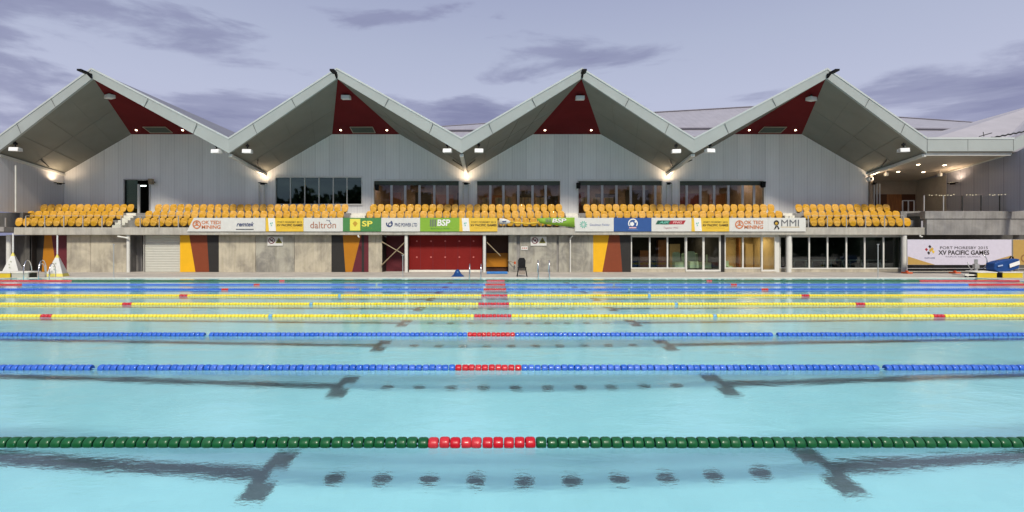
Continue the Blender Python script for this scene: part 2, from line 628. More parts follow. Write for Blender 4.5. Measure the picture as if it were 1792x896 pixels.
SHR = ['leftmost', 'second from left', 'second from right', 'rightmost']
for k, xa in enumerate(APEX):
    rf = MB()
    for s in (-1, 1):
        xv = xa + s * P_ / 2
        rf.poly([(xa, DA + .1, ZAT - .06), (xv, DV + .1, ZVT - .06), (xv, 62, ZVT - .06), (xa, 62, ZAT - .06)][::s], (0, 0, -.12))
    roof = rf.build('roof', M['roof'], pav)
    for s in (-1, 1):
        xv = xa + s * P_ / 2
        fa = MB()
        A0, V0 = Vector((xa, DA, ZA)), Vector((xv, DV, ZV))
        A1, V1 = Vector((xa, DA - .03, ZAT - .09)), Vector((xv, DV - .03, ZVT - .09))
        fa.poly([A0, V0, V1, A1][::s], (0, .16, 0), 0)
        Cc = [A1 + Vector((0, -.03, 0)), V1 + Vector((0, -.03, 0)), V1 + Vector((0, -.03, .11)), A1 + Vector((0, -.03, .11))]
        fa.poly(Cc[::s], (0, .24, 0), 1)
        for q in (.37, .73):
            B0, B1 = A0.lerp(V0, q), A1.lerp(V1, q)
            d_ = (V0 - A0).normalized() * .014
            off = Vector((0, -.006, 0))
            fa.poly([B0 - d_ + off, B0 + d_ + off, B1 + d_ + off + Vector((s * .25, 0, -.14)), B1 - d_ + off + Vector((s * .25, 0, -.14))][::s], (0, .01, 0), 2)
        fa.build('fascia', [M['fascia'], M['cap'], M['joint']], roof)
        so = MB()
        A, Fc, Vw, Vf = (xa, DA + .12, ZA + .01), (xa + s * HALF, DW, ZWF), (xv, DW, ZWV), (xv, DV + .12, ZV + .01)
        # two triangles, the fold runs from the front valley to the wall corner
        so.add([A, Fc, Vw, Vf], [(0, 1, 3), (1, 2, 3)])
        # board joints: thin dark strips
        for q in (.25, .5, .75):
            p0 = Vector(Fc).lerp(Vector(Vw), q)
            p1 = Vector(A).lerp(Vector(Vf), q)
            so.tube([p0, p1], .009, 4, 1)
        for q in (.5,):
            so.tube([Vector(A).lerp(Vector(Fc), q), Vector(Vf).lerp(Vector(Vw), q)], .008, 4, 1)
        so.build('soffit', [M['soffit'], M['sof_joint']], roof)
    rs = MB()
    rs.poly([(xa, DA + .14, ZA), (xa - HALF, DW, ZWF), (xa + HALF, DW, ZWF)], (0, 0, .03))
    rs.build('soffit_panel', M['maroon'], roof)

    def on_panel(u, v):
        """u across (-1..1 at the wall), v from the wall (0) to the apex (1), a little below the panel"""
        return Vector((xa + u * HALF * (1 - v), DW + (DA - DW) * v, ZWF + (ZA - ZWF) * v - .012))
    for u in (-.74, .74):
        c = on_panel(u * 1.0, .09)
        dl = MB()
        dl.poly([(c.x + .07 * math.cos(a * math.pi / 6), c.y + .07 * math.sin(a * math.pi / 6), c.z - .012 - .28 * .07 * math.sin(a * math.pi / 6)) for a in range(12)], (0, 0, .02))
        dl.build('downlight', M['lamp'], roof)
    if k != 2:
        gm = MB()
        q = [on_panel(-.30, .045), on_panel(.36, .045), on_panel(.36, .165), on_panel(-.30, .165)]
        # keep it rectangular
        q = [Vector((xa - .85, q[0].y, q[0].z)), Vector((xa + .75, q[0].y, q[0].z)), Vector((xa + .75, q[2].y, q[2].z)), Vector((xa - .85, q[2].y, q[2].z))]
        gm.poly([v + Vector((0, 0, -.03)) for v in q], (0, 0, .03), 0)
        for i in range(4):
            gm.tube([q[i] + Vector((0, 0, -.03)), q[(i + 1) % 4] + Vector((0, 0, -.03))], .03, 4, 1)
        gm.build('vent_grille', [M['grille'], M['grille_frame']], roof)
    # dark fin at the apex
    fm = MB()
    fm.box(xa - .13, xa + .13, DA - .95, DA - .35, ZAT - .47, ZAT - .36)
    fm.poly([(xa - .05, DA - .36, ZAT - .46), (xa - .05, DA - .04, ZAT - .62), (xa - .05, DA - .04, ZAT - .34), (xa - .05, DA - .36, ZAT - .37)], (.10, 0, 0))
    fm.box(xa - .035, xa + .035, DA - .09, DA - .02, ZA + .02, ZAT - .5)
    fm.build('apex_bracket', M['black'], roof, bevel=.01)

# valley gutters
for i, xv in enumerate(VAL[:5]):
    g = MB()
    g.poly([(xv - .12, DV + .18, ZV - .02), (xv + .12, DV + .18, ZV - .02), (xv + .10, DW, ZWV - .05), (xv - .10, DW, ZWV - .05)], (0, 0, -.16))
    for s in (-1, 1):
        g.tube([(xv + s * .75, DV + 2.3, ZV - .02), (xv + s * .12, DV + 3.6, ZV - .28)], .035, 6, 1)
    g.build('valley_beam', [M['frame'], M['dark']], pav)

# gable wall with its openings
WIN = [  # px0, px1, y top, y bottom, mullions
    (483, 633, 311, 357, [508, 533, 558, 583, 607], 'dark'),
    (655, 803, 317, None, [685, 709, 734, 760, 783], 'lit'),
    (835, 980, 317, None, [858, 881, 907, 932, 955], 'lit'),
    (1012, 1158, 317, None, [1030, 1054, 1079, 1104, 1127, 1147], 'lit'),
    (1189, 1336, 317, None, [1202, 1226, 1250, 1275, 1300, 1320], 'lit'),
    (219, 262, 315, None, [242], 'door')]
FL = 3.95
ops = []
for (a, c, yt, yb, mu, kd) in WIN:
    ops.append((px(a, DW), px(c, DW), pz(yb, DW) if yb else FL, pz(yt, DW)))


def top_z(x):
    k = min(range(4), key=lambda i: abs(x - APEX[i]))
    dx = abs(x - APEX[k])
    if dx <= HALF:
        return ZWF
    return ZWF + (ZWV - ZWF) * (dx - HALF) / (P_ / 2 - HALF)


X0W, X1W = VAL[0], VAL[4]
bp_ = {X0W, X1W}
for xa in APEX:
    bp_ |= {xa - HALF, xa + HALF}
bp_ |= set(VAL)
for (a, c, zb, zt) in ops:
    bp_ |= {a, c}
bp_ = sorted(x for x in bp_ if X0W - 1e-6 <= x <= X1W + 1e-6)
wl = MB()
for a, c in zip(bp_, bp_[1:]):
    if c - a < 1e-4:
        continue
    mid = (a + c) / 2
    op = next((o_ for o_ in ops if o_[0] - 1e-6 < mid < o_[1] + 1e-6), None)
    segs = [(FL - .4, None)] if op is None else [(op[3], None)]
    if op is not None and op[2] > FL:
        wl.poly([(a, DW, FL - .4), (c, DW, FL - .4), (c, DW, op[2]), (a, DW, op[2])], (0, .2, 0))
    for z0, _ in segs:
        wl.poly([(a, DW, z0), (c, DW, z0), (c, DW, top_z(c) + .05), (a, DW, top_z(a) + .05)], (0, .2, 0))
wl.build('gable_wall', M['wall'], pav)

for (a, c, zb, zt), (p0, p1, yt, yb, mu, kd) in zip(ops, WIN):
    w = MB()
    fw = .07
    wx = {'dark': M['white'], 'lit': M['white'], 'door': M['alu']}[kd]
    w.box(a - fw, c + fw, DW - .10, DW + .12, zt, zt + (.13 if kd != 'door' else .06))
    w.box(a - fw, a, DW - .08, DW + .12, zb, zt)
    w.box(c, c + fw, DW - .08, DW + .12, zb, zt)
    if zb > FL:
        w.box(a - fw, c + fw, DW - .09, DW + .12, zb - .1, zb)
    wo_ = w.build('door_frame' if kd == 'door' else 'window', wx, pav)
    for q in mu:
        x = px(q, DW)
        mm = MB()
        hw = .035 if kd == 'dark' else .085
        mm.box(x - hw, x + hw, DW + .02, DW + .12, zb, zt - (.0 if kd == 'dark' else .30))
        mm.build('mullion', M['frame'] if kd != 'lit' else M['alu'], wo_)
    if kd == 'lit':
        mm = MB()
        mm.box(a, c, DW + .03, DW + .1, zt - .30, zt)
        mm.build('transom_panel', M['dark'] if False else M['grille'], wo_)
    gp = MB()
    x1 = c if kd != 'door' else px(240, DW)
    gp.box(a, x1, DW + .06, DW + .07, zb, zt)
    gp.build('pane', M['glass_dark'] if kd in ('dark', 'door') else M['glass'], wo_)

# rooms behind the upper windows
rm = MB()
rx0, rx1 = px(640, DW), px(1345, DW)
rm.quad((rx0, 43, FL), (rx1, 43, FL), (rx1, 43, 6.9), (rx0, 43, 6.9), 0)
rm.quad((rx0, DW + .2, FL), (rx0, 43, FL), (rx0, 43, 6.9), (rx0, DW + .2, 6.9), 0)
rm.quad((rx1, 43, FL), (rx1, DW + .2, FL), (rx1, DW + .2, 6.9), (rx1, 43, 6.9), 0)
rm.quad((rx0, DW + .2, 6.9), (rx0, 43, 6.9), (rx1, 43, 6.9), (rx1, DW + .2, 6.9), 1)
rm.quad((rx0, DW + .2, FL), (rx1, DW + .2, FL), (rx1, 43, FL), (rx0, 43, FL), 1)
# doors, dark panels and timber panels on the room's back wall
random.seed(3)
x = rx0 + .4
while x < rx1 - 1.2:
    wd = random.uniform(.7, 2.0)
    rm.box(x, x + wd, 42.85, 42.95, FL, FL + random.uniform(2.0, 2.6), random.choice([1, 2, 2, 3, 1]))
    x += wd + random.uniform(.1, 1.3)
for xp in (812, 990, 1168):
    rm.box(px(xp, 38.5) - .1, px(xp, 38.5) + .1, DW + .21, 42.8, FL, 6.9, 0)
rm.box(px(690, 40), px(735, 40), 40, 40.7, FL, FL + 1.0, 3)
rm.box(px(905, 40), px(960, 40), 40, 40.7, FL, FL + .95, 2)
rm.build('upper_room', [M['int_wall'], M['int_dark'], M['wood'], M['p_maroon']], pav)
for a, c in ((480, 636), (205, 275)):
    r2 = MB()
    q0, q1 = px(a, DW), px(c, DW)
    r2.quad((q0, 40, FL), (q1, 40, FL), (q1, 40, 6.9), (q0, 40, 6.9))
    r2.quad((q0, DW + .2, FL), (q0, 40, FL), (q0, 40, 6.9), (q0, DW + .2, 6.9))
    r2.quad((q1, 40, FL), (q1, DW + .2, FL), (q1, DW + .2, 6.9), (q1, 40, 6.9))
    r2.quad((q0, DW + .2, 6.9), (q0, 40, 6.9), (q1, 40, 6.9), (q1, DW + .2, 6.9))
    r2.quad((q0, DW + .2, FL), (q1, DW + .2, FL), (q1, 40, FL), (q0, 40, FL))
    r2.build('dark_room', M['int_dark'], pav)
cl = [(p, 38.6) for p in (757, 860, 900, 940, 1040, 1143, 1229)] + [(705, 40.5), (820, 41), (1100, 41), (1290, 40.5)]
for p, d in cl:
    c = MB()
    xx = px(p, d)
    c.box(xx - .07, xx + .07, d - .07, d + .07, 6.86, 6.90)
    c.build('ceiling_light', M['lamp'], pav)
c = MB()
c.box(px(244, 38), px(256, 38), 37.9, 38.0, 6.2, 6.28)
c.build('ceiling_light', emis('lamp_cool', (.8, .95, .9), 4), pav)


def area(name, loc, rot, sx, sy, e, col):
    d = bpy.data.lights.new(name, 'AREA')
    d.shape = 'RECTANGLE'
    d.size, d.size_y, d.energy, d.color = sx, sy, e, col
    o = bpy.data.objects.new(name, d)
    COL.objects.link(o)
    o.location = loc
    o.rotation_euler = rot
    return o


def spot(name, loc, rot, e, col, size=130, blend=.9, rad=.08):
    d = bpy.data.lights.new(name, 'SPOT')
    d.energy, d.color, d.spot_size, d.spot_blend, d.shadow_soft_size = e, col, R(size), blend, rad
    o = bpy.data.objects.new(name, d)
    COL.objects.link(o)
    o.location = loc
    o.rotation_euler = rot
    return o


for p in (730, 905, 1085, 1262):
    area('upper_room_light', (px(p, 39.5), 39.6, 6.84), (0, 0, 0), 5, 2.5, 130, (1, .70, .45))
M_RC = cl

# ------------------------------------------------------------------ lower facade
low = pav


def wallbox(p0, p1, name, m, d=DL, z0=.02, z1=ZS0, th=.2, **kw):
    q = MB()
    q.box(px(p0, d), px(p1, d), d, d + th, z0, z1)
    return q.build(name, m, low, **kw)


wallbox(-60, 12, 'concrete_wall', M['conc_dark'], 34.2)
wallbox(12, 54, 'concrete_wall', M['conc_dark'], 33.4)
wallbox(117, 158.5, 'concrete_wall', M['conc'])
wallbox(159, 221, 'concrete_wall', M['conc'])
wallbox(383, 447, 'concrete_wall', M['conc'])
wallbox(447.6, 515, 'concrete_wall', M['conc2'])
wallbox(515.6, 580, 'concrete_wall', M['conc'])
wallbox(645, 668.5, 'concrete_wall', M['conc'])
wallbox(890, 904, 'concrete_wall', M['conc2'])
wallbox(904, 910, 'concrete_wall', M['conc_grey'], DL + .1)
wallbox(910, 974, 'concrete_wall', M['conc2'])
wallbox(974, 978, 'concrete_wall', M['conc_grey'], DL + .1)
wallbox(978, 1038, 'concrete_wall', M['conc2'])
# recess 222..251
wallbox(220, 253, 'concrete_wall', M['conc_grey'], 35.0)
wallbox(237, 249, 'concrete_wall', M['conc_grey'], 33.9)
# roller shutter
sh = MB()
sx0, sx1 = px(251, DL + .15), px(316, DL + .15)
n = 22
for i in range(n):
    z0 = .02 + (ZS0 - .02) * i / n
    z1 = .02 + (ZS0 - .02) * (i + 1) / n
    sh.poly([(sx0, DL + .15, z0), (sx0, DL + .13, (z0 + z1) / 2), (sx0, DL + .15, z1), (sx0, DL + .2, z1), (sx0, DL + .2, z0)], (sx1 - sx0, 0, 0))
sh.build('roller_shutter', M['shutter'], low)


def panelset(pts_list, d=DL, x0=None, x1=None):
    for (pt0, pt1, pb0, pb1, m) in pts_list:
        q = MB()
        q.poly([(px(pb0, d), d, .03), (px(pb1, d), d, .03), (px(pt1, d), d, ZS0), (px(pt0, d), d, ZS0)], (0, .12, 0))
        q.build('painted_panel', m, low)


panelset([(52, 78, 52, 73, M['p_dark']), (78, 90, 73, 99, M['p_orange']), (90, 117, 99, 117, M['p_maroon'])], DL + .4)
panelset([(315, 331, 315, 342, M['p_yellow']), (331, 362, 342, 366, M['p_rust']), (362, 383, 366, 383, M['p_dark'])])
panelset([(580, 600, 580, 604.5, M['p_dark']), (600, 632, 604.5, 616, M['p_orange']), (632, 645, 616, 645, M['p_maroon'])])
panelset([(1038, 1066, 1038, 1054, M['p_yellow']), (1066, 1084, 1054, 1089, M['p_rust']), (1084, 1105, 1089, 1105, M['p_dark'])])
q = MB()
q.box(px(633, DL - .02), px(637, DL - .02), DL - .012, DL - .002, .03, ZS0)
q.build('panel_joint', M['p_dark'], low)
# red doors
rd = MB()
d = DL + .3
rd.box(px(714, d), px(845, d), d, d + .1, .16, ZS0)
for i in range(1, 6):
    xx = px(714 + i * 131 / 6, d)
    rd.box(xx - .008, xx + .008, d - .004, d + .01, .16, ZS0, 1)
for i in range(5):
    for yy in (422, 450):
        c = (px(729.5 + i * 24.8, d), d - .03, pz(yy, d))
        rd.disc(c, .055, 10, 2, depth=.03)
rd.build('red_wall_panel', [M['p_red'], M['p_maroon'], flat('stud', (.55, .15, .13))], low)
q = MB()
q.box(px(714, d), px(845, d), d - .05, d + .1, .02, .15)
q.build('skirting', M['coping'], low)
wallbox(666, 712, 'recess_wall', M['p_maroon'], 34.2)
wallbox(846, 892, 'recess_wall', M['p_brown'], 34.2)
q = MB()
d = 34.1
q.box(px(851, d), px(889, d), d, d + .05, .32, 1.25)
q.build('orange_door_panel', M['p_orange'], low)
# side cheeks of recesses
for p in (668.5, 714, 845, 890, 221, 251, 54):
    q = MB()
    x = px(p, DL)
    q.box(x - .02, x + .02, DL + .06, 35.2, .02, ZS0)
    q.build('recess_cheek', M['p_dark'] if p not in (221, 251) else M['conc_grey'], low)

# columns
for p0, p1, dd in ((12, 20, 32.7), (222, 227.5, 32.7), (708, 714, 32.7), (845, 850.5, 32.7), (1376, 1384.5, 32.75), (1578, 1586, 32.7), (1774, 1782, 33.0)):
    q = MB()
    r_ = (px(p1, dd) - px(p0, dd)) / 2
    xc = (px(p1, dd) + px(p0, dd)) / 2
    q.tube([(xc, dd, .02), (xc, dd, ZS0)], r_, 20)
    q.build('column', M['frame'] if p0 != 1774 else M['conc_grey'], low, smooth=False)
# downpipes with spouts under the slab
for p, spout in ((998, 1), (199, 0)):
    pass
q = MB()
xx = px(998, 32.85)
q.tube([(xx, 32.85, .02), (xx, 32.85, 2.2), (xx + .12, 32.6, 2.38)], .045, 10)
q.build('downpipe', M['frame'], low)
q = MB()
xx = px(225, 32.5)
q.tube([(px(206, 32.4), 32.4, 2.33), (xx - .15, 32.45, 2.25), (xx - .02, 32.5, 2.2)], .05, 8)
q.build('downpipe', M['frame'], low)
for p in (627, 1610, 674):
    q = MB()
    xx = px(p, 32.3)
    q.tube([(xx, 32.3, ZS0), (xx, 32.3, 2.34), (xx + .08, 32.2, 2.28)], .05, 8)
    q.build('drain_spout', M['frame'] if p != 674 else M['dark'], low)
# bracing in the recesses
for a in (((668, 423), (709, 447)), ((667, 465), (708, 424)), ((852, 424), (876, 448))):
    (x0, y0), (x1, y1) = a
    dd = 32.9
    q = MB()
    q.tube([(px(x0, dd), dd, pz(y0, dd)), (px(x1, dd), dd + .05, pz(y1, dd))], .035, 6)
    q.build('brace', M['galv'], low)


def glazing(p0, p1, mull, zb, d=DL, name='window', head=.06, door=False):
    fr_ = MB()
    x0, x1 = px(p0, d), px(p1, d)
    w = .05 if not door else .075
    fr_.box(x0, x1, d - .03, d + .08, ZS0 - .14, ZS0)
    fr_.box(x0, x1, d - .03, d + .08, zb, zb + (.08 if not door else .12))
    fr_.box(x0, x0 + w * 1.3, d - .028, d + .078, zb + .08, ZS0 - .14)
    fr_.box(x1 - w * 1.3, x1, d - .028, d + .078, zb + .08, ZS0 - .14)
    root = fr_.build(name, M['frame'], low)
    for m_ in mull:
        q = MB()
        xx = px(m_, d)
        q.box(xx - w * .9, xx + w * .9, d - .02, d + .07, zb + .08, ZS0 - .14)
        q.build('mullion', M['frame'], root)
    g = MB()
    g.box(x0 + .05, x1 - .05, d + .03, d + .04, zb + .05, ZS0 - .13)
    g.build('pane', M['glass'] if p0 < 1370 else M['glass_lr'], root)
    if zb > .1:
        q = MB()
        q.box(x0, x1, d - .01, d + .15, .02, zb)
        q.build('plinth', M['conc'], low)
    return root


M['glass_lr'] = glass_thin('lounge_glass', (.62, .70, .67), 1.2)
glazing(1104, 1200, [1137, 1168], .24)
glazing(1199.5, 1261, [1231], .06, DL - .06, 'glass_door', door=True)
glazing(1268, 1333, [1300], .24)
glazing(1332, 1358, [], .06, DL - .06, 'glass_door', door=True)
glazing(1384, 1579, [1416, 1448, 1481, 1513, 1546], .22)
wallbox(1261, 1268, 'dark_pier', M['p_dark'], DL + .05)
wallbox(1358, 1364, 'frame_post', M['frame'], DL - .02)
glazing(1364, 1377, [], .24, DL + .3)
# rooms behind
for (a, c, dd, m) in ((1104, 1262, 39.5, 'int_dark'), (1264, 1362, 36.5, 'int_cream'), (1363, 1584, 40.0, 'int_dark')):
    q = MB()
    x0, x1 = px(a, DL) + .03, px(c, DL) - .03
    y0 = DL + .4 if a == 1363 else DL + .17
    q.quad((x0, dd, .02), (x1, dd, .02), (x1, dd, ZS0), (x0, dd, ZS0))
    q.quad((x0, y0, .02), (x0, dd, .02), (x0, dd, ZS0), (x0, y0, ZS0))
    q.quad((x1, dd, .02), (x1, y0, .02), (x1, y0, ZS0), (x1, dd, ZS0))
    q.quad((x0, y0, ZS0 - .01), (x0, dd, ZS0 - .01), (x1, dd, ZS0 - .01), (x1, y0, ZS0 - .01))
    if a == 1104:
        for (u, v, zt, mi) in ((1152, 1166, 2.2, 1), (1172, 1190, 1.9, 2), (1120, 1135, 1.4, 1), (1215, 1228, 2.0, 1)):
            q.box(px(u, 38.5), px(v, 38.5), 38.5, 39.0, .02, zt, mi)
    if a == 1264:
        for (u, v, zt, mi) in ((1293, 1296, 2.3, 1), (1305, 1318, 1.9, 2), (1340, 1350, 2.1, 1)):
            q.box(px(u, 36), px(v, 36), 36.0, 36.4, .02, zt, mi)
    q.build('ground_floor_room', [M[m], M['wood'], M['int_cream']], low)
area('ground_room_light', (px(1180, 36), 36.0, ZS0 - .05), (0, 0, 0), 3.5, 2.0, 45, (1, .84, .60))
area('ground_room_light', (px(1310, 34.6), 34.6, ZS0 - .05), (0, 0, 0), 1.4, .8, 50, (1, .76, .42))
area('ground_room_light', (px(1480, 36), 36.4, ZS0 - .05), (0, 0, 0), 4, 1.5, 10, (.8, 1, .92))
q = MB()
q.box(px(1275, 34), px(1297, 34), 33.9, 34.1, ZS0 - .06, ZS0 - .02)
q.build('ceiling_light', emis('lamp_tube', (1, .93, .75), 3), low)

# covered chairs and tables inside the glazed rooms
def covered_chair(x, y, hh, w, rz, label, first=None):
    if first is not None:
        c = copy_tree(first)
        c.location = (x, y, .02)
        c.rotation_euler = (0, 0, rz)
        c.scale = (w / .45, w / .45, hh)
        c['label'] = label
        return c
    e = empty('covered_chair', (0, 0, 0), label, 'chair', 'covered chairs in the glazed room')
    b1 = MB()
    b1.poly([(-.22, .16, .30), (.22, .16, .30), (.21, .2, .95), (.12, .21, 1.0), (-.12, .21, 1.0), (-.21, .2, .95)], (0, .05, 0))
    b1.build('backrest', M['mint'], e, bevel=.02)
    b2 = MB()
    b2.poly([(-.23, -.25, .16), (.23, -.25, .16), (.22, -.23, .5), (-.22, -.23, .5)], (0, .42, 0))
    b2.build('seat', M['mint'], e, bevel=.02)
    for sx in (-.18, .18):
        for sy in (-.2, .16):
            b3 = MB()
            b3.tube([(sx, sy, 0), (sx, sy, .3)], .02, 6)
            b3.build('leg', M['black'], e)
    e.location = (x, y, .02)
    e.rotation_euler = (0, 0, rz)
    e.scale = (w / .45, w / .45, hh)
    return e


cc0 = covered_chair(px(1186, 34.6), 34.6, 1.3, .58, 0, 'mint covered chair behind the third pane of the left glazed room')
covered_chair(px(1202, 35.0), 35.0, 1.2, .5, .5, 'mint covered chair beside the left post of the glass door', cc0)
covered_chair(px(1212, 34.3), 34.3, 1.35, .58, 0, 'mint covered chair seen through the left leaf of the wide glass door', cc0)
covered_chair(px(1225, 35.4), 35.4, 1.2, .5, .8, 'mint covered chair set back behind the post of the wide glass door', cc0)
covered_chair(px(1240, 34.8), 34.8, 1.15, .55, -.7, 'mint covered chair turned sideways behind the right leaf of the glass door', cc0)
covered_chair(px(1275, 34.2), 34.2, .7, .35, .3, 'low mint covered chair in the warm lit room at its left edge', cc0)


def lounge_table(x, y, w, label, first=None):
    if first is not None:
        c = copy_tree(first)
        c.location = (x, y, .02)
        c['label'] = label
        return c
    e = empty('lounge_table', (0, 0, 0), label, 'table', 'tables in the dark glazed lounge')
    q = MB()
    q.box(-w / 2, w / 2, -.3, .3, .72, .76)
    q.build('table_top', M['white'], e)
    for sx in (-1, 1):
        q = MB()
        q.tube([(sx * w * .42, -.2, 0), (sx * w * .36, 0, .72), ], .02, 6)
        q.tube([(sx * w * .42, .2, 0), (sx * w * .36, 0, .72), ], .02, 6)
        q.build('leg', M['steel'], e)
    e.location = (x, y, .02)
    return e


lt = lounge_table(px(1400, 34.8), 34.8, 1.1, 'white topped table behind the first pane of the dark lounge glazing')
for i, p in enumerate((1432, 1464, 1497, 1529, 1560)):
    lounge_table(px(p, 34.8), 34.8, 1.1, 'white topped table behind the %s pane of the dark lounge glazing' % ('second', 'third', 'fourth', 'fifth', 'last')[i], lt)

# ------------------------------------------------------------------ grandstand
SX0, SX1 = px(24, DS), px(1620, DS)
gs = empty('grandstand', (-1.7, DS, 0), 'concrete grandstand terrace raised above the poolside rooms', 'grandstand')
q = MB()
q.box(SX0, SX1, DS, DW, ZS0, ZS1 - .001)
q.build('slab', M['conc_band'], gs, bevel=.02)
q = MB()
q.box(SX0 + .1, px(1600, 33.5), 33.5, 34.35, ZS1, 3.42)
q.box(SX0 + .1, px(1600, 33.5), 34.35, DW, ZS1, 3.95)
q.build('step', M['conc_grey'], gs)
AIS = [(212, 240), (608, 645), (985, 1018), (1368, 1396)]
for (a, c) in AIS:
    q = MB()
    for i in range(6):
        zz = ZS1 + (3.95 - ZS1) * (i + 1) / 6
        q.box(px(a + 5, 34), px(c - 6, 34), 32.95 + i * .25, 33.2 + i * .25, ZS1 if i < 3 else 3.42, zz - .002)
    q.build('aisle_stair', M['coping'], gs, bevel=.01)

# seats
SEAT_W = .44


def rounded(w0, w1, z0, z1, y0, y1, bulge, th, nx=6, nz=6, p=3.2):
    """a curved plate with rounded corners: half widths w0 (bottom) to w1 (top)"""
    q = MB()
    vs = []
    for sgn in (0, 1):
        for j in range(nz + 1):
            v = j / nz
            vv = abs(2 * v - 1)
            shrink = (1 - vv ** p * .28)
            wv = (w0 + (w1 - w0) * v) * shrink
            for i in range(nx + 1):
                u = 2 * i / nx - 1
                z = z0 + (z1 - z0) * v
                z -= (abs(u) ** 3) * .05 * (1 if v > .5 else -1) * vv
                y = y0 + (y1 - y0) * v + bulge * (u * u) * -1 + sgn * th
                vs.append((u * wv, y, z))
    fs = []
    st = (nx + 1) * (nz + 1)
    for j in range(nz):
        for i in range(nx):
            a = j * (nx + 1) + i
            fs.append((a, a + 1, a + nx + 2, a + nx + 1))
            fs.append((st + a, st + a + nx + 1, st + a + nx + 2, st + a + 1))
    rim = [i for i in range(nx + 1)] + [j * (nx + 1) + nx for j in range(1, nz + 1)] + [nz * (nx + 1) + i for i in range(nx - 1, -1, -1)] + [j * (nx + 1) for j in range(nz - 1, 0, -1)]
    for a, c in zip(rim, rim[1:] + rim[:1]):
        fs.append((a, st + a, st + c, c))
    q.add(vs, fs)
    return q


seat0 = empty('stadium_seat', (0, 0, 0), 'x', 'seat', 'yellow seats on the grandstand')
rounded(.225, .238, .14, .66, .08, .18, .07, .03).build('backrest', M['yellow_seat'], seat0, smooth=True)
rounded(.20, .232, .10, .44, .0, .05, -.02, .03).build('seat', M['yellow_seat_b'], seat0, smooth=True)
q = MB()
q.box(-.05, .05, .05, .20, 0, .30)
q.box(-.19, .19, .06, .12, .10, .14)
q.build('bracket', M['seat_bracket'], seat0)

ORD = ['first', 'second', 'third', 'fourth', 'fifth', 'sixth', 'seventh', 'eighth', 'ninth', 'tenth', 'eleventh', 'twelfth', 'thirteenth',
       'fourteenth', 'fifteenth', 'sixteenth', 'seventeenth', 'eighteenth', 'nineteenth', 'twentieth', 'twenty-first', 'twenty-second',
       'twenty-third', 'twenty-fourth', 'twenty-fifth', 'twenty-sixth', 'twenty-seventh']
BL = ['leftmost block', 'second block from left', 'middle block', 'second block from right', 'rightmost block']
ROWS = [
    ('front', 33.05, ZS1, [(0, 31.5, 189.5, 13), (1, 241, 347, 9), (2, 879, 975, 8), (4, 1425, 1589, 13)]),
    ('middle', 33.85, 3.42, [(0, 52, 208, 13), (1, 259, 595, 26), (2, 647, 982, 26), (3, 1031, 1364, 26), (4, 1414, 1570, 13)]),
    ('back', 34.8, 3.95, [(0, 75, 227, 13), (1, 276, 603, 26), (2, 653, 978, 26), (3, 1027, 1350, 26), (4, 1399, 1553, 13)]),
]
rnd = random.Random(5)
used0 = False
for rn, d, z, blocks in ROWS:
    for bi, a, c, n in blocks:
        for i in range(n):
            s = seat0 if not used0 else copy_tree(seat0)
            used0 = True
            s.location = (px(a + (c - a) * i / (n - 1), d), d, z + rnd.uniform(-.006, .006))
            s.rotation_euler = (0, 0, R(rnd.uniform(-2, 2)))
            if bi == 2 and rn == 'front':
                s['label'] = 'yellow plastic seat, %s from left in the gap of the banner row' % ORD[i]
            elif bi == 1 and rn == 'front':
                s['label'] = 'yellow plastic seat, %s from the aisle, front row left of the banners' % ORD[i]
            else:
                s['label'] = 'yellow plastic seat, %s from left in the %s row, %s' % (ORD[i], rn, BL[bi])

# balustrade along the front of the stand
bal = empty('balustrade', (-1.7, DS + .15, ZS1), 'glass balustrade with thin grey posts along the front of the grandstand', 'railing')
p = 45.0
ZB = pz(378, DS + .12)
posts = []
while p < 1612:
    x = px(p, DS + .12)
    q = MB()
    q.box(x - .022, x + .022, DS + .10, DS + .15, ZS1, ZB)
    q.build('post', M['alu'], bal)
    posts.append(x)
    p += 33.4
for a, c in zip(posts, posts[1:]):
    q = MB()
    q.box(a + .04, c - .04, DS + .12, DS + .13, ZS1 + .05, ZB - .04)
    q.build('glass_panel', M['glass_rail'], bal)
q = MB()
q.tube([(posts[0], DS + .125, ZB + .01), (px(325, DS + .1), DS + .125, ZB + .01)], .014, 6)
q.tube([(px(1412, DS + .1), DS + .125, ZB + .01), (posts[-1], DS + .125, ZB + .01)], .014, 6)
q.build('handrail', M['alu'], bal)

# ------------------------------------------------------------------ lettering
def text_pts(s, shear=0.0, offset=0.0, space=1.0):
    cu = bpy.data.curves.new('lettering', 'FONT')
    cu.body = s
    cu.shear = shear
    cu.offset = offset
    cu.space_character = space
    cu.resolution_u = 3
    o = bpy.data.objects.new('lettering_tmp', cu)
    COL.objects.link(o)
    dg = bpy.context.evaluated_depsgraph_get()
    me = o.evaluated_get(dg).to_mesh()
    vs = [tuple(v.co) for v in me.vertices]
    fs = [tuple(p_.vertices) for p_ in me.polygons]
    o.evaluated_get(dg).to_mesh_clear()
    bpy.data.objects.remove(o)
    bpy.data.curves.remove(cu)
    return vs, fs


def put_text(mb, s, x0, x1, z0, z1, y, m=0, **kw):
    vs, fs = text_pts(s, **kw)
    xs = [v[0] for v in vs]
    ys = [v[1] for v in vs]
    a, c, e, g = min(xs), max(xs), min(ys), max(ys)
    mb.add([(x0 + (v[0] - a) / (c - a) * (x1 - x0), y, z0 + (v[1] - e) / (g - e) * (z1 - z0)) for v in vs], fs, m)


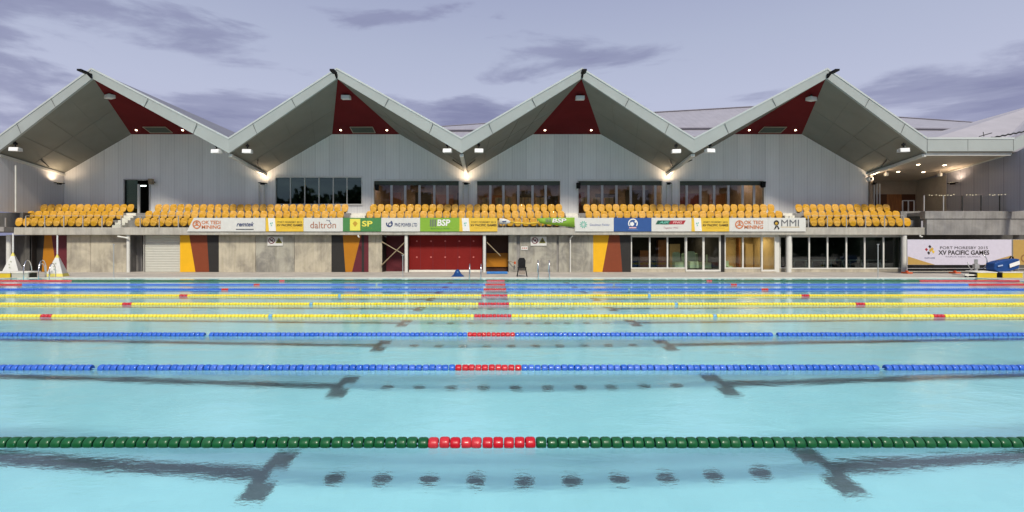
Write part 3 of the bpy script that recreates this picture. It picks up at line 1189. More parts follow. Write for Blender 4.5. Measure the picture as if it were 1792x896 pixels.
def ring(mb, c, r0, r1, y, m=0, n=24, a0=0, a1=360):
    vs, fs = [], []
    for k in range(n + 1):
        a = R(a0 + (a1 - a0) * k / n)
        vs += [(c[0] + r0 * math.cos(a), y, c[1] + r0 * math.sin(a)), (c[0] + r1 * math.cos(a), y, c[1] + r1 * math.sin(a))]
    for k in range(n):
        fs.append((2 * k, 2 * k + 1, 2 * k + 3, 2 * k + 2))
    mb.add(vs, fs, m)


C = lambda n, r, g, b, k=.85: flat(n, srl(r, g, b, k))
inkO = C('ink_orange', 214, 130, 85)
inkB = C('ink_navy', 60, 75, 120)
inkG = C('ink_grey', 110, 112, 116)
inkK = C('ink_black', 50, 45, 42)
inkW = C('ink_white', 246, 246, 242)
inkT = C('ink_teal', 120, 195, 175)
inkR = C('ink_red', 175, 50, 60)
inkDG = C('ink_darkgreen', 40, 100, 80)
inkY = C('ink_yellow', 242, 232, 95)
inkBr = C('ink_brown', 178, 120, 95)
inkGold = C('ink_gold', 205, 165, 60)
clW = C('banner_white', 226, 226, 220)
clY = C('banner_yellow', 240, 200, 70)
clG = C('banner_green', 78, 140, 80)
clL = C('banner_lime', 140, 185, 60)
clB = C('banner_blue', 50, 90, 155)
clT = C('banner_tan', 190, 155, 85)

DB = DS - .06


class BN:
    def __init__(s, p0, p1, cloth, label, d=DB, yt=381, yb=405, slant0=0, slant1=0, pieces=None, grp='sponsor banners tied along the balustrade'):
        s.d = d
        s.x0, s.x1 = px(p0, d), px(p1, d)
        s.z0, s.z1 = pz(yb, d), pz(yt, d)
        s.e = empty('banner', ((s.x0 + s.x1) / 2, d, s.z0), label, 'banner', grp)
        q = MB()
        # cloth with slight billow
        nx, nz_ = 14, 4
        vs = []
        for j in range(nz_ + 1):
            for i in range(nx + 1):
                u, v = i / nx, j / nz_
                x = s.x0 + (s.x1 - s.x0) * u + slant0 * (1 - u) * v * .3
                y = d + .006 * math.sin(u * 9 + v * 3 + p0) * math.sin(math.pi * u)
                vs.append((x, y, s.z0 + (s.z1 - s.z0) * v - .012 * math.sin(math.pi * u) * (1 if v > .5 else .3)))
        fs = [(j * (nx + 1) + i, j * (nx + 1) + i + 1, (j + 1) * (nx + 1) + i + 1, (j + 1) * (nx + 1) + i) for j in range(nz_) for i in range(nx)]
        q.add(vs, fs)
        so = q.build('cloth', cloth, s.e)
        sm_ = so.modifiers.new('thick', 'SOLIDIFY')
        sm_.thickness = .004
        s.cloth = so
        s.y = d - .014
        s.p0, s.p1, s.yt, s.yb = p0, p1, yt, yb

    def X(s, p):
        return px(p, s.d)

    def Z(s, y):
        return pz(y, s.d)

    def text(s, st, p0, p1, y0, y1, m, name='lettering', **kw):
        q = MB()
        put_text(q, st, s.X(p0), s.X(p1), s.Z(y1), s.Z(y0), s.y, **kw)
        return q.build(name, m, s.e)

    def shape(s, f, m, name='emblem'):
        q = MB()
        f(q)
        return q.build(name, m, s.e)

    def rect(s, p0, p1, y0, y1, m, name='printed_field', sl=0, dy=.004):
        q = MB()
        q.add([(s.X(p0 + sl), s.y + dy, s.Z(y1)), (s.X(p1 + sl), s.y + dy, s.Z(y1)), (s.X(p1), s.y + dy, s.Z(y0)), (s.X(p0), s.y + dy, s.Z(y0))], [(0, 1, 2, 3)])
        return q.build(name, m, s.e)


def wheel_banner(p0, p1, label, slant=0):
    o_ = p0
    bnn = BN(p0, p1, clW, label, slant0=slant)
    cx_, cz_ = bnn.X(o_ + 17.5), bnn.Z(393)

    def em(q):
        ring(q, (cx_, cz_), .20, .275, bnn.y)
        for a in (90, 210, 330):
            ca, sa = math.cos(R(a)), math.sin(R(a))
            q.add([(cx_ - sa * .03, bnn.y, cz_ + ca * .03), (cx_ + sa * .03, bnn.y, cz_ - ca * .03), (cx_ + ca * .2 + sa * .03, bnn.y, cz_ + sa * .2 - ca * .03), (cx_ + ca * .2 - sa * .03, bnn.y, cz_ + sa * .2 + ca * .03)], [(0, 1, 2, 3)])
        ring(q, (cx_, cz_), .0, .08, bnn.y - .001)
        ring(q, (cx_, cz_), .12, .15, bnn.y, a0=20, a1=160)
    bnn.shape(em, inkO)
    bnn.text('OK TEDI', o_ + 26, o_ + 59, 386, 392.3, inkO, offset=.02)
    bnn.text('MINING', o_ + 26, o_ + 59, 394, 400.5, inkO, offset=.02)
    return bnn


def games_banner(p0, p1, label, full=True):
    g_ = BN(p0, p1, clY, label)
    w = (p1 - p0)
    g_.rect(p0 + (4 if full else 2), p0 + 16, 381.6, 404.6, inkW, sl=2)
    cx_, cz_ = g_.X(p0 + 10), g_.Z(393)

    def em(q):
        for k, (dx, dz, a) in enumerate(((-.05, .05, 40), (.05, .08, -35), (.0, -.07, 60))):
            q.add([(cx_ + dx - .04, g_.y - .002, cz_ + dz), (cx_ + dx, g_.y - .002, cz_ + dz - .05), (cx_ + dx + .05, g_.y - .002, cz_ + dz + .03), (cx_ + dx, g_.y - .002, cz_ + dz + .09)], [(0, 1, 2, 3)])
    g_.shape(em, inkT)
    g_.text('PORT MORESBY 2015', p0 + 21, p1 - 3, 387.3, 390.2, inkK)
    g_.text('XV PACIFIC GAMES', p0 + 19, p1 - 1.5, 392, 396, inkK, offset=.02)
    g_.text('Papua New Guinea', p0 + 26, p1 - 8, 398, 399.6, inkGold)
    return g_


wheel_banner(327, 399, 'white banner with orange wheel emblem at the left end of the banner row', slant=1.5)
n_ = BN(399, 464.5, clW, 'white banner with blue slanted lettering over a grey underline')
n_.text('remtek', 414, 445, 388.5, 396.2, inkB, shear=.35, offset=.02)
n_.rect(413, 444, 400.5, 402.3, inkG, 'underline')
games_banner(465, 531, 'yellow games banner between the blue slanted lettering and the thin grey lettering')
n_ = BN(531.3, 600, clW, 'white banner with thin grey lowercase lettering and a small dark swirl above it')
n_.text('daltron', 543, 588, 388, 399.5, inkBr)
n_.shape(lambda q: (ring(q, (n_.X(576), n_.Z(387)), .02, .06, n_.y, a0=-60, a1=170), ring(q, (n_.X(579), n_.Z(390)), .02, .06, n_.y, a0=100, a1=330), ring(q, (n_.X(572.5), n_.Z(385.5)), 0, .035, n_.y)), inkB)
n_ = BN(600, 667, clG, 'dark green banner with a yellow square and cream capitals')
n_.rect(612.5, 630.5, 383, 403.5, inkY)
n_.shape(lambda q: (q.add([(n_.X(621.5) - .16, n_.y - .002, n_.Z(391)), (n_.X(621.5), n_.y - .002, n_.Z(397)), (n_.X(621.5) + .16, n_.y - .002, n_.Z(391)), (n_.X(621.5), n_.y - .002, n_.Z(387))], [(0, 1, 2, 3)]), ring(q, (n_.X(621.5), n_.Z(391)), .09, .12, n_.y - .003)), inkGold)
n_.text('SP', 633.5, 652, 386.5, 396.5, inkY, offset=.03)
n_.text('Brewery', 634, 651.5, 398, 400.5, clL)
n_ = BN(667.3, 735, clW, 'white banner with a round navy swirl and navy capitals')
n_.shape(lambda q: (ring(q, (n_.X(681.5), n_.Z(391.5)), .14, .22, n_.y, a0=-200, a1=60), ring(q, (n_.X(683), n_.Z(393)), .08, .14, n_.y - .001, a0=-20, a1=250)), inkB)
n_.text('PNG POWER LTD', 691, 730, 390.3, 396.5, inkB, offset=.015)
n_ = BN(735.2, 804, clL, 'taut lime green banner with white capitals and grey bars')
for i in range(4):
    n_.rect(752.5 + i * 3, 754.3 + i * 3, 384, 396 + (i % 2), inkG, 'emblem_bar')
n_.text('BSP', 765, 788, 383.8, 395.5, inkW, shear=.1, offset=.03)
n_.text('Bank South Pacific', 754, 787, 398.8, 401, clG)
games_banner(804, 870.5, 'yellow games banner just left of the gap in the banner row')

# fallen and sagging banners in the gap
sg = empty('banner', (px(905, DB), DB, pz(390, DB)), 'collapsed banner, twisted into a thin gold and white strip in the gap', 'banner', 'sponsor banners tied along the balustrade')
q = MB()
pts_t = [(874, 382), (885, 383), (893, 387), (905, 389), (925, 390), (941, 388)]
pts_b = [(874, 392), (885, 392.5), (893, 390), (905, 391.5), (925, 393), (941, 392)]
vs = [(px(a, DB), DB - .01, pz(c, DB)) for a, c in pts_t] + [(px(a, DB), DB + .02, pz(c, DB)) for a, c in pts_b]
q.add(vs[:3] + vs[6:9], [(3, 4, 1, 0), (4, 5, 2, 1)], 0)
q.add(vs[2:6] + vs[8:12], [(4, 5, 1, 0), (5, 6, 2, 1), (6, 7, 3, 2)], 1)
o = q.build('cloth', [clW, clY], sg, smooth=True)
o.modifiers.new('thick', 'SOLIDIFY').thickness = .01
q = MB()
q.add([(px(879, DB), DB - .03, pz(388.5, DB)), (px(886, DB), DB - .03, pz(388, DB)), (px(886, DB), DB - .03, pz(386.3, DB)), (px(879, DB), DB - .03, pz(386.8, DB))], [(0, 1, 2, 3)])
q.build('emblem', inkB, sg)
sg = empty('banner', (px(972, DB), DB, pz(395, DB)), 'sagging lime green banner, folded short, right of the gap', 'banner', 'sponsor banners tied along the balustrade')
q = MB()
tp = [(939, 382.5), (950, 381.5), (965, 381), (985, 381), (1005.5, 380.5)]
bt = [(945, 390.5), (955, 392.5), (970, 394), (988, 396), (1005.5, 398)]
vs = [(px(a, DB), DB, pz(c, DB)) for a, c in tp] + [(px(a, DB), DB - .03 + .02 * (i % 2), pz(c, DB)) for i, (a, c) in enumerate(bt)]
q.add(vs, [(5 + i, 6 + i, 1 + i, i) for i in range(4)])
o = q.build('cloth', clL, sg, smooth=True)
o.modifiers.new('thick', 'SOLIDIFY').thickness = .008
q = MB()
put_text(q, 'BSP', px(966, DB), px(991, DB), pz(389.5, DB), pz(382.3, DB), DB - .05, shear=.15, offset=.03)
q.build('lettering', inkW, sg)
for i in range(4):
    q = MB()
    x = px(955 + 2.7 * i, DB)
    q.add([(x, DB - .045, pz(389, DB)), (x + .05, DB - .045, pz(389, DB)), (x + .05, DB - .045, pz(382.5, DB)), (x, DB - .045, pz(382.5, DB))], [(0, 1, 2, 3)])
    q.build('emblem_bar', inkG, sg)

n_ = BN(1006.5, 1074, clW, 'white banner with a pale green flower emblem and small blue lettering')


def flower(q):
    cx_, cz_ = n_.X(1021), n_.Z(393)
    for k in range(10):
        a = R(36 * k)
        a2 = R(36 * k + 13)
        a3 = R(36 * k - 13)
        q.add([(cx_ + .05 * math.cos(a), n_.y, cz_ + .05 * math.sin(a)), (cx_ + .18 * math.cos(a3), n_.y, cz_ + .18 * math.sin(a3)), (cx_ + .26 * math.cos(a), n_.y, cz_ + .26 * math.sin(a)), (cx_ + .18 * math.cos(a2), n_.y, cz_ + .18 * math.sin(a2))], [(0, 1, 2, 3)])


n_.shape(flower, inkT)
n_.text('Goodman Fielder', 1032, 1067, 391.3, 395.2, C('ink_lilac', 130, 140, 185))
n_ = BN(1074.2, 1140, clB, 'blue banner with a round white crest')
n_.shape(lambda q: (ring(q, (n_.X(1107.5), n_.Z(391)), .24, .31, n_.y, a0=-35, a1=215), ring(q, (n_.X(1106), n_.Z(392)), 0, .15, n_.y, n=5), ring(q, (n_.X(1112), n_.Z(388)), 0, .06, n_.y)), inkW)
n_.rect(1101, 1113.5, 397.3, 399.5, C('ink_pink', 235, 190, 190), 'scroll')
n_.rect(1099, 1116, 401.2, 402.3, C('ink_paleblue', 110, 140, 190), 'small_print')
n_ = BN(1140.2, 1210, clW, 'white banner with a slanted green and red bar emblem')
n_.rect(1151, 1174, 385.8, 392.6, inkDG, sl=-4)
n_.rect(1174, 1200, 385.8, 392.6, inkR, sl=-4)
n_.text('AIR', 1153, 1170, 387.2, 391.2, inkT, shear=.3, offset=.03).location.y -= .004
n_.text('PNG', 1177, 1194, 387.2, 391.2, C('ink_rose', 235, 180, 180), shear=.3, offset=.03).location.y -= .004
n_.text('Together PNG', 1161, 1187, 397, 401, C('ink_mauve', 190, 140, 150), shear=.2)
games_banner(1210.2, 1276, 'yellow games banner between the slanted bar emblem and the orange wheel emblem')
wheel_banner(1276.3, 1344, 'white banner with orange wheel emblem between the yellow games banner and the round portrait emblem')
n_ = BN(1344.2, 1410, clW, 'white banner with gold and black ribbon crest and three tall grey capitals')
n_.shape(lambda q: (ring(q, (n_.X(1358.5), n_.Z(390)), .07, .17, n_.y), q.add([(n_.X(1357), n_.y, n_.Z(395)), (n_.X(1354), n_.y, n_.Z(402)), (n_.X(1356.5), n_.y, n_.Z(401)), (n_.X(1360), n_.y, n_.Z(396))], [(0, 1, 2, 3)]), q.add([(n_.X(1359), n_.y, n_.Z(395)), (n_.X(1362), n_.y, n_.Z(402)), (n_.X(1364), n_.y, n_.Z(400)), (n_.X(1361), n_.y, n_.Z(395))], [(0, 1, 2, 3)])), inkK)
n_.shape(lambda q: ring(q, (n_.X(1358.5), n_.Z(391)), .0, .09, n_.y - .002), inkGold)
n_.text('MMI', 1367, 1398, 384.5, 396, inkG, offset=.0)
n_.rect(1366, 1399, 397, 397.8, inkGold, 'underline')

# ------------------------------------------------------------------ left return
lft = empty('left_return_building', (-33, 34, 0), 'grey clad return wall and concrete parapet at the left edge', 'building')
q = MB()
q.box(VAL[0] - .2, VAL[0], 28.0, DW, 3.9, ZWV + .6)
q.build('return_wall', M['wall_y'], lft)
q = MB()
xx = VAL[0] + .05
q.tube([(px(27.5, 32.6), 32.6, 3.9), (px(27.5, 32.6), 32.6, 6.9)], .045, 8)
q.build('downpipe', M['frame'], lft)
q = MB()
q.box(VAL[0] - 3, px(24, DS) - .05, 31.9, 34.6, pz(405, 31.9), pz(397, 31.9))
q.build('slab', M['conc_grey'], lft)
q = MB()
q.box(VAL[0] + .01, px(95, 36.3), 35.2, 35.4, 2.9, pz(373, 35.2))
q.box(VAL[0] - 3, VAL[0] + .01, 33.4, 33.6, 2.9, pz(372, 33.4))
q.box(VAL[0] + .01, VAL[0] + .2, 33.4, 35.2, 2.9, pz(372, 33.4))
q.build('parapet', M['conc_dark'], lft)
q = MB()
q.box(px(9, 32) - .02, px(9, 32) + .02, 32, 32.05, pz(397, 32), pz(381, 32))
q.build('rail_post', M['alu'], lft)

# ------------------------------------------------------------------ right link and return
rgt = empty('right_link_building', (31, 36, 0), 'recessed entrance link with downlit ceiling at the right of the gables', 'building')
XR = 32.5
q = MB()
zt = ZVT
q.box(VAL[4] + .02, 32.3, DV - .03, DV + .15, ZV + .12, ZVT - .09, 0)
q.box(VAL[4] + .02, 32.3, DV - .06, DV + .2, ZVT - .09, ZVT + .03, 1)
q.poly([(32.3, DV - .03, ZV + .12), (36.5, DV - .6, ZV + 2.3), (36.5, DV - .6, ZV + 3.1), (32.3, DV - .03, ZVT - .09)], (0, .16, 0), 0)
for xj in (29.4, 32.25):
    q.box(xj - .012, xj + .012, DV - .036, DV - .02, ZV + .14, ZVT - .1, 2)
q.build('fascia', [M['fascia'], M['cap'], M['joint']], rgt)
q = MB()
q.poly([(VAL[4] + .1, DV + .16, ZV + .05), (34.0, DV + .16, ZV + .05), (34.0, 39.6, 6.80), (VAL[4] + .1, 39.6, 6.80)], (0, 0, .08))
q.build('soffit', mat('link_soffit', (.48, .42, .35), .6, .06), rgt)
q = MB()
q.poly([(VAL[4] - .03, DV + .3, ZV - .08), (VAL[4] + .14, DV + .3, ZV - .08), (VAL[4] + .14, DW, ZWV - .1), (VAL[4] - .03, DW, ZWV - .1)], (0, 0, .12))
q.poly([(XR - .08, DV + .3, ZV - .03), (XR + .0, DV + .3, ZV - .03), (XR + .0, DW, ZWV - .03), (XR - .08, DW, ZWV - .03)], (0, 0, .07))
q.box(VAL[4] + .1, 32.3, DV + .17, DV + .24, ZV - .12, ZV + .05)
q.build('soffit_edge', M['frame'], rgt)
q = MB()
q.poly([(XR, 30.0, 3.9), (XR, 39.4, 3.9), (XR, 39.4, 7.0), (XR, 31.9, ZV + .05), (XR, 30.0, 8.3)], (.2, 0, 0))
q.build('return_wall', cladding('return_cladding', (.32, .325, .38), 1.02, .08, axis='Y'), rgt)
q = MB()
q.box(XR - .02, XR - .002, DW, 39.4, 3.9, 6.85)
q.build('return_lining', mat('lining_paint', (.40, .36, .31), .7, .08), rgt)
q = MB()
q.box(VAL[4] - .2, XR, 39.4, 39.6, 3.9, 6.85)
q.build('back_wall', mat('link_wall', (.30, .26, .22), .7, .08), rgt)
q = MB()
for a, c, mi in ((1533, 1552, 0), (1552, 1578, 1), (1578, 1602, 0)):
    q.box(px(a, 39.3), px(c, 39.3), 39.3, 39.38, 3.92, pz(340, 39.3), mi)
q.build('door', [M['p_brown'], M['wood']], rgt)
q = MB()
q.box(px(1520, DW) - .02, px(1520, DW) + .14, DW - .2, 39.5, 3.9, 6.9)
q.build('side_wall', M['int_wall'], rgt)
for p, y, s_ in ((1607, 288, 1), (1653, 289, 1), (1572, 300.5, 1), (1616, 301, 1)):
    # find the depth where the soffit meets this sight line
    best = min((abs((ZV + .05 + (6.80 - ZV - .05) * (dd - DV - .16) / (39.6 - DV - .16)) - pz(y, dd)), dd) for dd in np.arange(32, 39.5, .02))[1]
    q = MB()
    xx, zz = px(p, best), pz(y, best)
    q.poly([(xx + .10 * math.cos(a * math.pi / 6), best + .10 * math.sin(a * math.pi / 6), zz - .02 - .1 * .10 * math.sin(a * math.pi / 6)) for a in range(12)], (0, 0, .018))
    q.build('downlight', M['lamp'], rgt)
for p, y, dd in ((1551, 305, 36.5), (1645, 305.5, 36.5)):
    q = MB()
    xx, zz = px(p, dd), pz(y, dd)
    q.box(xx - .09, xx + .09, dd - .1, dd + .1, zz - .12, zz + .10)
    q.box(xx - .03, xx + .03, dd - .03, dd + .03, zz + .10, zz + .35)
    q.build('soffit_speaker', M['white'], rgt, bevel=.01)
area('link_light', (29.8, 35.5, 6.95), (0, 0, 0), 2.0, 2.0, 30, (1, .74, .48))

# light roof behind the link
q = MB()
q.poly([(VAL[4], DV + .3, ZVT - .06), (32.3, DV + .3, ZVT - .06), (37, DV - .3, ZVT + 2.1), (48.5, 45, 14.6), (37.3, 45, 11.4)], (0, 0, -.1))
q.build('roof', M['roof_light'], rgt)
q = MB()
pts = []
for i in range(19):
    u = i / 18
    xx = 31.5 + u * 3.2
    pts.append((xx, 32.6, 8.55 + u * .62 + (.05 if i % 2 else 0)))
q.add([(a, b_, c + .1) for a, b_, c in pts] + [(a, b_, c) for a, b_, c in pts], [(i + 19, i + 20, i + 1, i) for i in range(18)])
q.tube([(30.9, 32.6, 8.75), (31.7, 32.6, 8.98)], .03, 6)
q.tube([(31.2, 32.6, 8.75), (31.15, 32.6, 9.05)], .02, 6)
q.build('roof_flashing', M['dark'], rgt)

# right balcony
bc = empty('balcony', (30, 32.3, 2.4), 'grey concrete balcony with glass rail above the games banner fence', 'balcony')
dB = 32.35
q = MB()
q.box(px(1622, dB), px(1830, dB), dB, dB + .3, pz(411, dB), pz(383, dB))
q.build('parapet_wall', M['conc_grey'], bc)
q = MB()
q.box(px(1617, dB) + .02, px(1830, dB), dB - .06, dB + .34, pz(383, dB), pz(369.5, dB))
q.build('parapet_cap', M['conc_grey'], bc, bevel=.02)
q = MB()
q.box(SX1 + .01, px(1830, dB), dB + .34, 39.4, 3.7, 3.9)
q.build('balcony_floor', M['conc_grey'], bc)
q = MB()
q.box(px(1568, 34.4), px(1612, 34.0), 34.0, 34.2, ZS1, 4.05)
q.build('parapet_wall', M['conc_grey'], bc)
zt_, zb_ = pz(342, dB + .1), pz(369.5, dB + .1)
for p in (1617, 1651, 1684, 1717, 1749.5, 1781, 1815):
    q = MB()
    x = px(p, dB + .1)
    q.box(x - .022, x + .022, dB + .08, dB + .13, zb_, zt_)
    q.build('post', M['dark'] if p > 1660 else M['alu'], bc)
q = MB()
q.box(px(1618, dB + .1), px(1815, dB + .1), dB + .1, dB + .11, zb_ + .04, zt_ - .02)
q.build('glass_panel', M['glass_rail'], bc)
q = MB()
for i in range(30):  # small emissive boxes in an uneven row along the rail top
    if i in (9, 10, 11, 16, 17, 18, 25):
        continue
    xx = px(1626 + i * 5.5, dB + .1) + rnd.uniform(-.05, .05)
    zz = zt_ + rnd.uniform(-.02, .05)
    q.box(xx - .02, xx + .02, dB + .06, dB + .10, zz, zz + .035)
q.build('rail_specks', emis('rail_speck', (1, .9, .6), .9), bc)
q = MB()
a, c = px(1580, 35.5), px(1600, 35.5)
for x in (a, (a + c) / 2, c):
    q.box(x - .03, x + .03, 35.5, 35.55, 3.95, 3.95 + .95)
q.box(a, c, 35.5, 35.55, 4.88, 4.93)
q.build('gate_frame', M['alu'], bc)

# dark undercroft behind the fence
q = MB()
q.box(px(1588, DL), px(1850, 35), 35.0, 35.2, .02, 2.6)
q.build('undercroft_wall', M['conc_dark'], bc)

# ------------------------------------------------------------------ far hall roof
fh = empty('far_hall', (25, 78, 0), 'distant hall with a broad low curved metal roof behind the gables', 'building')
DH = 76.0
prof = [(690, 229), (770, 222), (850, 216.5), (1000, 206), (1145, 197), (1320, 187), (1400, 188), (1570, 205.5), (1680, 213), (1760, 219)]
q = MB()
back = [(px(a, DH), DH + 8, pz(c, DH) + .2) for a, c in prof]
fr1 = [(px(a, DH) * .985, DH - 6, pz(c + 40 if True else c, DH)) for a, c in prof]
ridge_ = [(px(a, DH), DH, pz(c, DH)) for a, c in prof]
eave = [(px(a, DH), DH - 9, pz(225, DH - 9) + (pz(c, DH) - pz(205, DH)) * .12) for a, c in prof]
n = len(prof)
q.add(ridge_ + eave, [(n + i, n + i + 1, i + 1, i) for i in range(n - 1)])
q.add([(x, y + 25, z - 3) for x, y, z in ridge_] + ridge_, [(n + i, n + i + 1, i + 1, i) for i in range(n - 1)])
q.build('roof', M['roof_far'], fh)
q = MB()
for p0_, p1_ in zip(eave, eave[1:]):
    q.tube([(p0_[0], p0_[1] - .1, p0_[2] - .1), (p1_[0], p1_[1] - .1, p1_[2] - .1)], .16, 4)
q.build('eave_trim', flat('roof_trim', (.22, .21, .24)), fh)
q = MB()
for p0_, p1_ in zip(ridge_, ridge_[1:]):
    q.tube([(p0_[0], p0_[1] - .2, p0_[2]), (p1_[0], p1_[1] - .2, p1_[2])], .10, 4)
q.build('ridge_trim', flat('roof_trim', (.22, .21, .24)), fh)
q = MB()
lo_ = [(x, y - 6, z - 2.4) for x, y, z in eave]
hi_ = [(x, y - .05, z - .28) for x, y, z in eave]
q.add(hi_ + lo_, [(n + i, n + i + 1, i + 1, i) for i in range(n - 1)])
q.add(lo_ + [(x, y, 0) for x, y, z in lo_], [(n + i, n + i + 1, i + 1, i) for i in range(n - 1)])
q.build('lower_roof', M['roof_far'], fh)

# ------------------------------------------------------------------ lamps on the pavilion
def floodlight(x, y, z, tilt, label, rx=0, first=[None]):
    if first[0] is None:
        e = empty('floodlight', (0, 0, 0), label, 'floodlight', 'white floodlights hung under the roofs')
        q = MB()
        q.poly([(-.27, -.20, -.14), (-.27, .22, -.10), (-.27, .20, .10), (-.27, -.16, .12)], (.54, 0, 0), 0)
        q.build('housing', M['white'], e, bevel=.02)
        q = MB()
        q.poly([(-.24, -.207, -.12), (.24, -.207, -.12), (.24, -.170, .10), (-.24, -.170, .10)], (0, -.006, 0))
        q.build('lens', M['lamp_flood'], e)
        q = MB()
        q.box(-.03, .03, -.03, .03, .10, .48)
        q.box(-.14, .14, -.04, .04, .11, .17)
        q.box(-.09, .09, -.06, .06, .30, .42)
        q.build('bracket', M['black'], e)
        first[0] = e
    else:
        e = copy_tree(first[0])
        e['label'] = label
    e.location = (x, y, z)
    e.rotation_euler = (0, 0, tilt)
    return e


GN = ['leftmost', 'second from left', 'second from right', 'rightmost']
for k, (p, y) in enumerate(((192, 169), (605.5, 170.5), (1015, 171.5), (1420, 173))):
    dd = 31.9
    floodlight(px(p, dd), dd, pz(y, dd), R((-28, 0, 0, 24)[k]), 'white floodlight hung from the maroon soffit of the %s gable' % GN[k])
for (p, y, rz, lb) in ((27, 261.5, 8, 'white floodlight under the left edge of the leftmost gable'),
                       (379, 265, -8, 'white floodlight at the lower right end of the leftmost gable'),
                       (433, 265, 8, 'white floodlight at the lower left end of the second gable from left'),
                       (783, 264, -5, 'white floodlight just left of the central valley beam'),
                       (838, 264, 5, 'white floodlight just right of the central valley beam'),
                       (1183, 265, -8, 'white floodlight at the lower right end of the third gable'),
                       (1242, 264, 8, 'white floodlight at the lower left end of the rightmost gable'),
                       (1581, 263, -10, 'white floodlight at the lower right end of the rightmost gable')):
    dd = 31.75
    floodlight(px(p, dd), dd, pz(y, dd), R(rz), lb)

# uplights
UPL = [(97, 'dark wall uplight in the left corner above the leftmost seats'), (460, 'dark wall uplight below the first valley, left of the dark window'),
       (816, 'dark wall uplight below the central valley beam'), (1171, 'dark wall uplight below the third valley between two lit windows'),
       (1530, 'dark wall uplight beside the recessed entrance'), (1668, 'dark wall uplight on the right return wall under the ceiling')]
up0 = None
for i, (p, lb) in enumerate(UPL):
    dd = 36.45 if i not in (0, 5) else (36.0 if i == 0 else 35.9)
    x, z = px(p, dd), pz(321, dd)
    if i == 0:
        x = VAL[0] + .35
    if i == 5:
        x = XR - .38
    if up0 is None:
        up0 = empty('wall_uplight', (0, 0, 0), lb, 'wall lamp', 'dark uplights on the upper wall')
        q = MB()
        q.poly([(-.26, -.14, 0), (.26, -.14, 0), (.30, .14, 0), (-.30, .14, 0)], (0, 0, .05))
        q.poly([(-.12, -.06, -.08), (.12, -.06, -.08), (.12, .14, -.08), (-.12, .14, -.08)], (0, 0, .08))
        q.build('housing', M['black'], up0, bevel=.008)
        q = MB()
        q.box(-.18, .18, -.08, .08, .052, .06)
        q.build('lens', emis('uplight_lens', (1, .80, .5), 3), up0)
        e = up0
    else:
        e = copy_tree(up0)
        e['label'] = lb
    e.location = (x, dd, z)
    if i == 0:
        e.rotation_euler = (0, 0, R(60))
    if i == 5:
        e.rotation_euler = (0, 0, R(-75))
    ld = spot('uplight_lamp', (x, dd - .28, z + .12), (R(180 - 6), 0, 0), 95 if i not in (0, 5) else 80, (1, .74, .50), 165, 1.0, .12)
    # pipes below the lamp
    if i in (1, 2, 3):
        q = MB()
        for s in (-.22, .16):
            q.tube([(px(p, DW) + s, DW - .12, 3.95), (px(p, DW) + s, DW - .12, z + .0)], .05, 8)
        q.build('wall_pipe', M['frame'], pav)
    if i in (0, 4):
        q = MB()
        for s in (-.10, .10, .3):
            q.tube([(px(p, DW) + s, DW - .12, 3.95), (px(p, DW) + s, DW - .12, z + (.3 if i == 0 else 0))], .045, 8)
        q.build('wall_pipe', M['alu'], pav)

# wall speakers / projectors beside the openings
for (p, y, lb) in ((265, 318, 'dark wall speaker at the top right of the open doorway'), (660, 328, 'dark wall speaker at the left end of the first lit window'),
                   (1012, 325, 'dark wall speaker at the left end of the third lit window'), (1335, 323, 'dark wall speaker at the right end of the last lit window')):
    dd = 36.45
    x, z = px(p, dd), pz(y, dd)
    e = empty('wall_speaker', (x, dd, z), lb, 'speaker', 'wall speakers by the upper openings')
    q = MB()
    q.poly([(x - .13, dd - .14, z - .2), (x + .13, dd - .14, z - .2), (x + .15, dd - .18, z + .2), (x - .15, dd - .18, z + .2)], (0, .26, 0))
    q.build('cabinet', M['black'] if p != 265 else M['galv'], e, bevel=.02)
    q = MB()
    q.box(x - .04, x + .04, dd + .06, DW, z - .04, z + .04)
    q.build('bracket', M['dark'], e)
# white sensor drum beside the entrance
e = empty('wall_horn', (px(1524, 36.3), 36.3, pz(313, 36.3)), 'round white wall horn above the lamp beside the recessed entrance', 'horn')
q = MB()
q.disc((px(1524, 36.3), 36.25, pz(313, 36.3)), .17, 20, 0, depth=.3)
q.disc((px(1524, 36.3), 36.245, pz(313, 36.3)), .08, 16, 1, depth=.01)
q.build('horn_body', [M['white'], M['black']], e)

# cartons behind the lit windows
cn = [(850, 'first'), (873, 'second'), (889, 'third'), (912, 'fourth'), (925, 'fifth'), (945, 'sixth')]
first = None
for lst, wn in (([(851, 13), (873, 12), (890, 11), (912, 9), (924, 11), (945, 14)], 'second lit window'), ([(1022, 11), (1043, 13), (1065, 15)], 'third lit window')):
    for i, (p, w) in enumerate(lst):
        dd = 37.8
        x = px(p, dd)
        ww = w * dd / F / 2
        e = empty('carton', (x, dd, 4.75), 'pale cardboard carton on the ledge, %s from left in the %s' % (ORD[i], wn), 'box', 'cartons behind the lit windows')
        q = MB()
        q.box(x - ww, x + ww, dd - .2, dd + .2, 4.75, 4.75 + .58)
        q.build('carton_body', M['carton'], e, bevel=.01)
        q = MB()
        q.box(x - .03, x + .03, dd - .206, dd + .1, 4.9, 4.75 + .585)
        q.build('tape', M['galv'], e)
q = MB()
for a, c in ((838, 978), (1014, 1078)):
    q.box(px(a, 37.8), px(c, 37.8), 37.5, 38.1, 3.95, 4.745)
q.build('window_ledge', M['wood'], pav)

# ------------------------------------------------------------------ lane ropes
PITCH = .0845
PC = -.127


